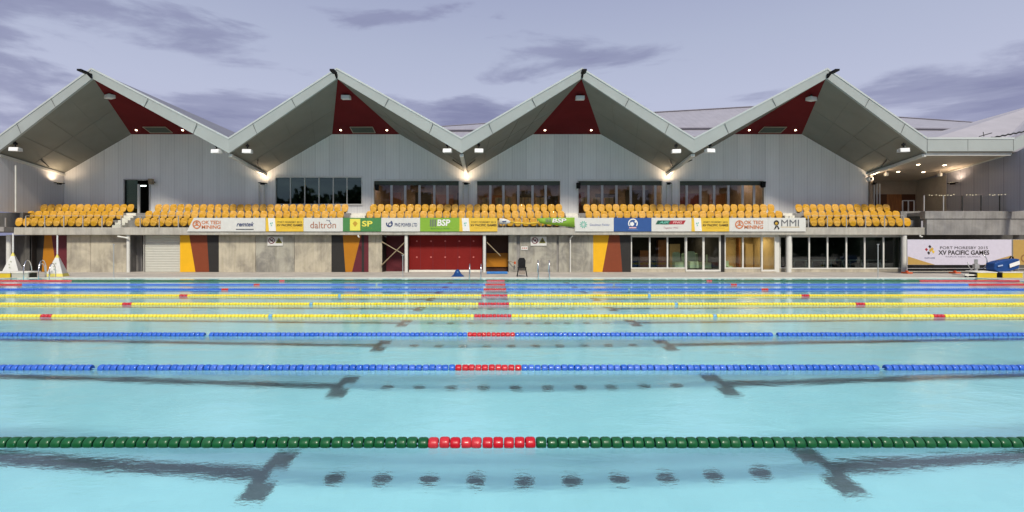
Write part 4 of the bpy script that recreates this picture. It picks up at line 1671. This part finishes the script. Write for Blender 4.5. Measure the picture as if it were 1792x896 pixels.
def float_mesh(name, m, hi=True):
    pr = [(-.012, .010), (-.016, .028), (-.031, .036), (-.034, .041), (-.031, .046), (-.022, .0505), (-.010, .0525), (0, .0515), (.010, .0525), (.022, .0505), (.031, .046), (.034, .041), (.031, .036), (.016, .028), (.012, .010)]
    if not hi:
        pr = [(-.016, .012), (-.032, .036), (-.031, .045), (-.012, .0525), (.012, .0525), (.031, .045), (.032, .036), (.016, .012)]
    pr = [(a * (1.14 if hi else 1.22), b_) for a, b_ in pr]
    q = MB()
    q.lathe_x(pr, 18 if hi else 10)
    o = q.build(name, m, smooth=True)
    me = o.data
    bpy.data.objects.remove(o)
    return me, np.array(q.v), np.array(q.f)


FM = {}
for hi in (True, False):
    for c_ in ('f_green', 'f_red', 'f_blue', 'f_yellow', 'f_sky'):
        FM[(c_, hi)] = float_mesh('float_' + c_[2:], M[c_], hi)

ROPES = [(4.0, 'f_green', 'nearest lane rope, green floats with a red centre'),
         (6.5, 'f_blue', 'blue lane rope just behind the near green one'),
         (9.0, 'f_blue', 'blue lane rope just in front of the yellow ropes'),
         (11.5, 'f_yellow', 'nearest of the three yellow lane ropes'),
         (14.0, 'f_yellow', 'middle one of the three yellow lane ropes'),
         (16.5, 'f_yellow', 'farthest of the three yellow lane ropes'),
         (19.0, 'f_blue', 'blue lane rope just behind the yellow ropes'),
         (21.5, 'f_blue', 'blue lane rope just in front of the far green rope'),
         (24.0, 'f_green', 'farthest lane rope, green floats near the far pool edge')]
for (d, colr, lb) in ROPES:
    e = empty('lane_rope', (PC, d, .012), lb, 'lane rope', 'lane ropes across the pool')
    q = MB()
    q.tube([(PX0, d, .010), (PX1, d, .010)], .008, 6)
    q.build('cable', M['f_sky'], e)
    hi = d < 10
    keep, rest = [], {}
    nh = int(24.8 / PITCH)
    r_ = random.Random(int(d * 10))
    for i in range(-nh, nh):
        s = (i + .5) * PITCH
        x = PC + s
        if not (PX0 + .05 < x < PX1 - .05):
            continue
        a = abs(s)
        c_ = colr
        if a < 5 * PITCH + .001 or a >= 20.0:
            c_ = 'f_red'
        elif 10.0 < a < 10.0 + 2.6 * PITCH and colr != 'f_green':
            c_ = 'f_red'
        elif colr == 'f_green' and 10.0 < a < 10.0 + 2.6 * PITCH:
            c_ = 'f_red'
        elif abs(a - 5.03) < PITCH * .55:
            if colr == 'f_blue':
                continue
            if colr == 'f_yellow':
                c_ = 'f_sky'
        xv = (PX0 + PX1) / 2
        jit = r_.uniform(-.0025, .0025)
        zz = r_.uniform(-.002, .002)
        # the hundred floats round the middle of the view are parts of their own
        if -50 <= i < 50:
            o = bpy.data.objects.new('lane_float', FM[(c_, hi)][0])
            COL.objects.link(o)
            o.parent = e
            o.location = (s + jit, r_.uniform(-.002, .002), zz)
            o.rotation_euler = (r_.uniform(0, 6), 0, r_.uniform(-.05, .05))
        else:
            rest.setdefault(c_, []).append((s + jit, 0, zz))
    me = bpy.data.meshes.new('float_row')
    V, Fc_, Mi = [], [], []
    base_ = 0
    for mi, (c_, pts) in enumerate(sorted(rest.items())):
        me.materials.append(M[c_])
        _, vv, ff = FM[(c_, hi)]
        P3 = np.array(pts)
        allv = (vv[None] + P3[:, None]).reshape(-1, 3)
        allf = (ff[None] + (np.arange(len(P3)) * len(vv))[:, None, None]).reshape(-1, 4) + base_
        V.append(allv)
        Fc_.append(allf)
        Mi.append(np.full(len(allf), mi))
        base_ += len(allv)
    V, Fc_, Mi = np.concatenate(V), np.concatenate(Fc_), np.concatenate(Mi)
    me.vertices.add(len(V))
    me.vertices.foreach_set('co', V.astype(np.float32).ravel())
    me.loops.add(Fc_.size)
    me.loops.foreach_set('vertex_index', Fc_.astype(np.int32).ravel())
    me.polygons.add(len(Fc_))
    me.polygons.foreach_set('loop_start', np.arange(0, Fc_.size, 4, dtype=np.int32))
    me.polygons.foreach_set('material_index', Mi.astype(np.int32))
    me.polygons.foreach_set('use_smooth', np.ones(len(Fc_), bool))
    me.update(calc_edges=True)
    me.validate()
    o = bpy.data.objects.new('float_row', me)
    COL.objects.link(o)
    o.parent = e
    o['kind'] = 'stuff'

# ------------------------------------------------------------------ poolside things
DK = .02


def marker_pyramid(p, d, label, rz, zbase=DK):
    x = px(p, d)
    e = empty('marker_pyramid', (x, d, zbase), label, 'marker', 'white pyramid markers with poles')
    hh, w = 1.28, .40
    c4 = [(-w, -w), (w, -w), (w, w), (-w, w)]
    ca, sa = math.cos(rz), math.sin(rz)
    c4 = [(a * ca - b_ * sa, a * sa + b_ * ca) for a, b_ in c4]

    def frus(q, t0, t1, m, dz=0):
        v0 = [(x + a * (1 - t0), d + b_ * (1 - t0), zbase + hh * t0) for a, b_ in c4]
        v1 = [(x + a * (1 - t1), d + b_ * (1 - t1), zbase + hh * t1) for a, b_ in c4]
        q.add(v0 + v1, [(i, (i + 1) % 4, 4 + (i + 1) % 4, 4 + i) for i in range(4)], m)
    q = MB()
    frus(q, 0, .13, 1)
    frus(q, .13, .80, 0)
    frus(q, .80, .985, 1)
    q.build('cover', [clW, C('cover_yellow', 235, 222, 110)], e)
    q = MB()
    q.tube([(x, d, zbase + hh * .95), (x, d, zbase + hh + .98)], .035, 8)
    q.build('pole', M['white'], e)
    q = MB()
    for k, (dx, t_) in enumerate(((-.05, .5), (.05, .55), (0, .42), (-.1, .3), (.08, .3))):
        zc = zbase + hh * t_
        yc = d - w * (1 - t_) * 1.02 - .02
        q.add([(x + dx - .04, yc, zc), (x + dx + .03, yc, zc - .02), (x + dx + .04, yc + .01, zc + .05), (x + dx - .03, yc + .01, zc + .05)], [(0, 1, 2, 3)])
    q.build('emblem', C('emblem_pale', 190, 195, 170), e)
    return e


marker_pyramid(23, 28.0, 'white pyramid marker with pole standing behind the yellow starting block at left', R(24), .12)
marker_pyramid(100.5, 27.9, 'white pyramid marker with pole, yellow hem, beside the ladder rails', R(20))


def rail_pair(x, y, label, w=.5, hh=.85, reach=.75, rz=0.0):
    e = empty('pool_ladder', (x, y, DK), label, 'ladder', 'stainless pool ladders')
    for s in (-1, 1):
        q = MB()
        pts = []
        for k in range(13):
            a = math.pi * k / 12
            pts.append((s * w / 2, -reach / 2 * math.cos(a) * -1 * -1, hh * (.35 + .65 * math.sin(a))))
        pts = [(s * w / 2, -reach / 2, -.9)] + pts + [(s * w / 2, reach / 2, 0)]
        ca, sa = math.cos(rz), math.sin(rz)
        q.tube([(x + a * ca - b_ * sa, y + a * sa + b_ * ca, DK + c) for a, b_, c in pts], .022, 8)
        q.build('handrail', M['steel'], e, smooth=True)
    for k in range(3):
        q = MB()
        zz = -.15 - k * .28
        ca, sa = math.cos(rz), math.sin(rz)
        a0, b0 = -w / 2, -reach / 2
        q.tube([(x + a0 * ca - b0 * sa, y + a0 * sa + b0 * ca, zz), (x - a0 * ca - b0 * sa, y - a0 * sa + b0 * ca, zz)], .02, 6)
        q.build('rung', M['steel'], e)
    return e


rail_pair(px(66, 26.9), 26.75, 'arched ladder rails left of the right pyramid marker', .62, .92, .8, R(20))
rail_pair(px(87, 26.9), 26.75, 'arched ladder rails directly in front of the right pyramid marker', .45, .75, .7, R(20))
rail_pair(px(832, 26.8), 26.75, 'slim ladder rails in front of the red wall', .6, .72, .6)
rail_pair(px(951, 26.8), 26.75, 'slim ladder rails right of the black chair', .58, .92, .6)

for p, yt, lb in ((199, 427, 'thin grey pole in front of the left concrete wall'), (705, 446, 'thin grey pole beside the crossed braces'), (1536.5, 427, 'thin grey pole in front of the dark lounge glazing')):
    d = 26.7
    q = MB()
    x = px(p, d)
    q.tube([(x, d, DK), (x, d, pz(yt, d))], .022, 8)
    q.tube([(x, d, DK), (x, d, DK + .06)], .05, 10)
    q.box(x - .06, x + .06, d - .02, d + .02, pz(yt, d) - .03, pz(yt, d))
    tag(q.build('flag_pole', M['alu'], at=(x, d, DK)), lb, 'pole', 'thin poles along the far pool edge')

# blue wedge
x, d = px(801, 27.9), 27.9
e = empty('blue_tarp_heap', (x, d, DK), 'dark blue covered heap on the deck in front of the red wall', 'cover')
q = MB()
prof_ = [(-.36, 0), (-.22, .12), (-.12, .34), (-.02, .40), (.07, .36), (.18, .16), (.36, 0)]
vs, fs = [], []
for j, (sc_, dy) in enumerate(((.55, -.34), (.95, -.15), (1, .1), (.6, .35))):
    vs += [(x + a * (.8 + .2 * sc_), d + dy, DK + c * sc_) for a, c in prof_]
for j in range(3):
    for i in range(6):
        a = j * 7 + i
        fs.append((a, a + 1, a + 8, a + 7))
fs.append(tuple(range(6, -1, -1)))
q.add(vs, fs)
q.build('cover_sheet', M['blue_tarp'], e, smooth=False)
q = MB()
q.box(x - .03, x + .05, d - .30, d - .17, DK + .20, DK + .27)
q.build('label_patch', C('patch', 150, 190, 215), e)
# blue mat
q = MB()
x0, x1 = px(852, 31.6), px(888, 31.6)
q.box(x0, x1, 30.6, 31.9, DK, DK + .10)
tag(q.build('crash_mat', M['blue_mat'], at=((x0 + x1) / 2, 31.2, DK), bevel=.03), 'flat bright blue mat lying before the brown recess', 'mat')

# black chair
x, d = px(913.5, 27.8), 27.8
e = empty('poolside_chair', (x, d, DK), 'black plastic chair with rounded back on the deck by the concrete wall', 'chair')
q = MB()
q.poly([(x - .20, d + .18, DK + .50), (x + .20, d + .18, DK + .50), (x + .21, d + .24, DK + .88), (x + .13, d + .26, DK + 1.02), (x - .13, d + .26, DK + 1.02), (x - .21, d + .24, DK + .88)], (0, .04, 0))
q.build('backrest', M['black'], e, bevel=.02)
q = MB()
q.box(x - .24, x + .24, d - .24, d + .2, DK + .46, DK + .51)
q.build('seat', M['black'], e, bevel=.02)
q = MB()
q.box(x - .17, x + .17, d - .10, d - .07, DK + .12, DK + .45)
q.build('front_panel', C('chair_panel', 165, 152, 140), e)
for sx in (-1, 1):
    for sy in (-1, 1):
        q = MB()
        q.tube([(x + sx * .19, d + sy * .18, DK + .46), (x + sx * .27, d + sy * .24, DK)], .022, 6)
        q.build('leg', M['black'], e)

# hose tap on the wall
x, d = px(896, 32.8), 32.8
q = MB()
q.tube([(px(889, d), d + .15, pz(456, d)), (px(899, d), d - .1, pz(459.5, d))], .025, 6)
q.tube([(px(901, d), d - .1, pz(457.5, d)), (px(901, d), d - .1, pz(462, d))], .06, 8, 1)
tag(q.build('wall_tap', [M['galv'], M['orange_plastic']], at=(x, d, pz(459, d))), 'rusty wall tap with red handle beside the brown recess', 'tap')

# no-diving signs
def wall_sign(p0, p1, label):
    d = DL - .05
    x0, x1, z0, z1 = px(p0, d), px(p1, d), pz(430, d), pz(414, d)
    e = empty('warning_sign', ((x0 + x1) / 2, d, z0), label, 'sign', 'no diving signs on the concrete wall')
    q = MB()
    q.box(x0, x1, d, d + .03, z0, z1)
    q.build('board', clW, e)
    xc, zc = x0 + .27 * (x1 - x0), z0 + .56 * (z1 - z0)
    q = MB()
    ring(q, (xc, zc), .16, .215, d - .004)
    q.add([(xc - .15, d - .006, zc + .11), (xc - .11, d - .006, zc + .15), (xc + .15, d - .006, zc - .11), (xc + .11, d - .006, zc - .15)], [(0, 1, 2, 3)])
    q.build('prohibition_ring', C('ink_plum', 120, 60, 75), e)
    q = MB()
    ring(q, (xc + .05, zc + .04), 0, .045, d - .003, n=10)
    q.add([(xc - .12, d - .003, zc + .06), (xc - .02, d - .003, zc - .05), (xc + .12, d - .003, zc - .08), (xc, d - .003, zc + .06)], [(0, 1, 2, 3)])
    q.build('diver_symbol', inkK, e)
    xc = x0 + .74 * (x1 - x0)
    q = MB()
    q.add([(xc - .23, d - .004, zc - .17), (xc + .23, d - .004, zc - .17), (xc, d - .004, zc + .21)], [(0, 1, 2)])
    q.build('warning_triangle', C('sign_olive', 120, 118, 60), e)
    q = MB()
    q.add([(xc - .12, d - .006, zc - .11), (xc + .12, d - .006, zc - .11), (xc, d - .006, zc + .09)], [(0, 1, 2)])
    q.build('inner_triangle', C('sign_dark', 72, 74, 52), e)
    return e


wall_sign(468, 495, 'no diving sign with warning triangle on the stained wall left of the orange wedge')
wall_sign(928.5, 956.5, 'no diving sign with warning triangle above and right of the black chair')
d = DL - .04
x0, x1, z0, z1 = px(912, d), px(923.5, d), pz(437.5, d), pz(431, d)
e = empty('small_sign', ((x0 + x1) / 2, d, z0), 'small white sign with faint red marks above the black chair', 'sign')
q = MB()
q.box(x0, x1, d, d + .02, z0, z1)
q.build('board', clW, e)
q = MB()
for i in range(3):
    q.add([(x0 + .07 + i * .12, d - .004, z0 + .07), (x0 + .14 + i * .12, d - .004, z0 + .07), (x0 + .14 + i * .12, d - .004, z1 - .07), (x0 + .07 + i * .12, d - .004, z1 - .07)], [(0, 1, 2, 3)])
q.build('faint_marks', C('ink_faint', 205, 150, 140), e)

# starting blocks and platforms
def start_block(p0, p1, d, label, m, h_=.30, depth=.7):
    x0, x1 = px(p0, d), px(p1, d)
    e = empty('starting_block', ((x0 + x1) / 2, d, DK), label, 'starting block', 'starting blocks at the pool corners')
    q = MB()
    q.box(x0, x1, d, d + .05, DK - .02, DK + h_)
    q.build('front_board', m, e, bevel=.01)
    q = MB()
    q.poly([(x0 - .02, d - .02, DK + h_), (x0 - .02, d + depth, DK + h_ + .05), (x0 - .02, d + depth, DK + h_ + .09), (x0 - .02, d - .02, DK + h_ + .04)], (x1 - x0 + .04, 0, 0))
    q.build('top_plate', M['coping'], e)
    q = MB()
    q.box(x0 + .1, x1 - .1, d + .08, d + depth - .1, DK, DK + h_)
    q.build('pedestal', M['dark'], e)
    return e


cyel = C('block_yellow', 222, 196, 50)
start_block(-16, 17.5, 26.55, 'yellow fronted starting block at the left edge', cyel, .24)
start_block(20, 50, 26.6, 'pale grey fronted starting block beside the left yellow one', C('block_pale', 190, 190, 178), .24)
start_block(1711, 1744.5, 26.55, 'yellow starting block left of the dark gap, under the blue bag', cyel, .26)
start_block(1755, 1790, 26.55, 'yellow starting block right of the dark gap, under the blue bag', cyel, .26)
q = MB()
x0, x1, d = px(1680, 27), px(1710, 27), 26.7
q.box(x0, x1, d, d + .8, DK + .10, DK + .17, 0)
for xx in (x0 + .08, x1 - .08):
    q.box(xx - .03, xx + .03, d + .03, d + .09, DK, DK + .10, 1)
tag(q.build('low_bench', [M['coping'], M['dark']], at=((x0 + x1) / 2, d, DK)), 'low white bench beside the yellow starting blocks', 'bench')
# lane number mark
q = MB()

# blue bag
d = 26.75
x0, x1 = px(1740, d), px(1784, d)
e = empty('equipment_bag', ((x0 + x1) / 2, d, DK + .35), 'bulky blue bag with white label slumped across the yellow starting blocks', 'bag')
zb0 = DK + .40
q = MB()
PT = [(0.0, .18), (0.0, .60), (.30, .74), (.95, .88), (1.18, .90), (1.33, .86), (1.30, .26), (.95, .12), (.55, .02), (.15, .02)]
pr3 = [(x0 + a, d - .02, zb0 - .12 + c * .80) for a, c in PT]
q.poly(pr3, (0, .5, 0))
q.build('bag_body', M['blue_tarp'], e, bevel=.04)
q = MB()
q.add([(x0 + .74, d - .085, zb0 + .12), (x0 + 1.27, d - .085, zb0 + .30), (x0 + 1.25, d - .085, zb0 + .50), (x0 + .72, d - .085, zb0 + .32)], [(0, 1, 2, 3)])
q.build('label_panel', inkW, e)
q = MB()
q.add([(x0 + .12, d - .085, zb0 + .17), (x0 + .38, d - .085, zb0 + .22), (x0 + .37, d - .085, zb0 + .29), (x0 + .11, d - .085, zb0 + .24)], [(0, 1, 2, 3)])
q.build('print_patch', C('patch2', 170, 190, 225), e)
q = MB()
q.tube([(x0 + 1.0, d + .2, zb0 + .60), (x0 + 1.08, d + .2, zb0 + .70), (x0 + 1.18, d + .2, zb0 + .68), (x0 + 1.2, d + .2, zb0 + .58)], .035, 8)
q.build('carry_handle', M['black'], e)
q = MB()
q.box(px(1746, 27), px(1754.5, 27), 26.66, 27.1, DK, DK + .30)
tag(q.build('storage_crate', M['black'], at=(px(1750, 27), 26.8, DK), bevel=.02), 'black crate in the gap between the yellow starting blocks', 'crate')

# pool hoist
d = 27.5
x = px(1708, d)
e = empty('pool_hoist', (x, d, DK), 'silver pool hoist with curved arm left of the blue bag', 'hoist')
q = MB()
q.tube([(x, d, DK), (x, d, DK + .62)], [.09, .07], 10)
q.box(x - .12, x + .12, d - .08, d + .08, DK + .45, DK + .70)
q.build('post', M['alu'], e)
q = MB()
for dx in (-.07, 0, .07):
    q.tube([(x + dx, d, DK + .7), (x + dx, d, DK + .95)], .03, 6)
q.build('grab_bar', M['alu'], e)
q = MB()
pts = [(x + .10, d, DK + .45)] + [(x + .12 + .38 * math.sin(R(a)), d - .1, DK + .82 - .42 * math.cos(R(a))) for a in range(30, 160, 15)]
q.tube(pts, .025, 8)
q.build('curved_arm', M['steel'], e, smooth=True)
q = MB()
q.tube([(x - .12, d, DK + .45), (x - .28, d, DK + .38), (x - .42, d, DK + .62), (x - .44, d, DK + .80)], .022, 8)
q.build('side_arm', M['alu'], e, smooth=True)

# games banner fence
d = 31.0
def fence_banner(p0, p1, name_label, tan=False):
    x0, x1 = px(p0, d), px(p1, d)
    zt, zb, = pz(419.5, d), pz(463.5, d)
    e = empty('banner_fence', ((x0 + x1) / 2, d, DK), name_label, 'banner', 'banner fence panels at the right')
    q = MB()
    q.box(x0, x1, d, d + .01, zb, zt)
    q.build('cloth', C('fence_cloth', 205, 200, 214, .95) if not tan else clT, e)
    q = MB()
    for xx in (x0, x1):
        q.tube([(xx, d + .03, DK + .1), (xx, d + .03, zt + .03)], .022, 6)
    q.tube([(x0, d + .03, zb - .22), (x1, d + .03, zb - .22)], .02, 6)
    q.tube([(x0, d + .03, zt), (x1, d + .03, zt)], .018, 6)
    q.build('rail_frame', M['alu'], e)
    return e, x0, x1, zb, zt


e, x0, x1, zb, zt = fence_banner(1588, 1770.5, 'long white fence banner with black games lettering and gold corners')
q = MB()
yy = d - .006
q.add([(x0 + .02, yy, zb + .01), (px(1636, d), yy, zb + .01), (px(1614, d), yy, zb + .24), (x0 + .02, yy, zb + .52)], [(0, 1, 2, 3)])
q.build('gold_corner', clT, e)
q = MB()
q.add([(px(1722, d), yy, zb + .01), (x1 - .02, yy, zb + .01), (x1 - .02, yy, pz(447, d)), (px(1745, d), yy, pz(454, d))], [(0, 1, 2, 3)])
q.build('gold_corner', clT, e)
q = MB()
put_text(q, 'PORT MORESBY 2015', px(1645, d), px(1728.5, d), pz(436, d), pz(431.2, d), d - .008)
q.build('lettering', inkK, e)
q = MB()
put_text(q, 'XV PACIFIC GAMES', px(1642, d), px(1731, d), pz(446, d), pz(438, d), d - .008, offset=.025)
q.build('lettering', inkK, e)
q = MB()
put_text(q, 'PAPUA NEW GUINEA', px(1655, d), px(1716, d), pz(450.4, d), pz(448, d), d - .008)
q.build('lettering', C('ink_midgrey', 150, 146, 158), e)
for (cx_, cy_, c_) in ((1621, 437, inkR), (1627, 432, inkK), (1628, 438.5, inkGold), (1625, 443, inkK), (1631, 436, inkGold), (1633, 441, clY)):
    q = MB()
    X_, Z_ = px(cx_, d), pz(cy_, d)
    q.add([(X_ - .09, d - .007, Z_ + .02), (X_ + .02, d - .007, Z_ - .10), (X_ + .10, d - .007, Z_ + .02), (X_ - .01, d - .007, Z_ + .12)], [(0, 1, 2, 3)])
    q.build('emblem_petal', c_, e)
q = MB()
put_text(q, 'PACIFIC GAMES', px(1618, d), px(1636, d), pz(452.6, d), pz(450.3, d), d - .008)
q.build('lettering', inkB, e)
e, x0, x1, zb, zt = fence_banner(1773, 1840, 'tan fence banner at the right edge', True)
q = MB()
ring(q, (px(1793, d), pz(452, d)), .16, .24, d - .006)
q.build('emblem', C('ink_darkgold', 150, 110, 60), e)
for p in (1587, 1671):
    x = px(p, d)
    q = MB()
    q.box(x - .17, x + .17, d - .25, d + .25, DK, DK + .10)
    q.box(x - .06, x + .06, d - .06, d + .06, DK + .10, DK + .18)
    tag(q.build('fence_foot', M['orange_plastic'], at=(x, d, DK), bevel=.02), 'orange fence foot under the %s of the white games banner' % ('left end' if p == 1587 else 'middle'), 'fence foot', 'orange feet of the banner fence')

# ------------------------------------------------------------------ trees on the camera's side of the pool (seen mirrored in the glazing)
q = MB()
rt = random.Random(11)
for i in range(60):
    cx_ = -110 + i * 3.8 + rt.uniform(-1, 1)
    cyy = -48 + rt.uniform(-4, 4)
    hh = rt.uniform(14.0, 18.0)
    for k in range(300):
        a, b_ = rt.uniform(0, 6.28), rt.random() ** .6
        rr = 3.6 * b_
        x, y, z = cx_ + rr * math.cos(a), cyy + rr * math.sin(a), rt.uniform(0.3, hh) * (1 - .25 * b_)
        s = rt.uniform(.6, 1.2)
        n_v = Vector((rt.gauss(0, 1), rt.gauss(0, 1), rt.gauss(0, 1))).normalized()
        u_ = n_v.orthogonal().normalized() * s
        w_ = n_v.cross(u_).normalized() * s
        c3 = Vector((x, y, z))
        q.quad(c3 + u_, c3 + w_, c3 - u_, c3 - w_)
tag(q.build('distant_wood', mat('leaves', (.045, .065, .030), .8, .4, 2)), 'dark wood on the far side behind the viewer, mirrored in the windows', 'wood', kind='stuff')
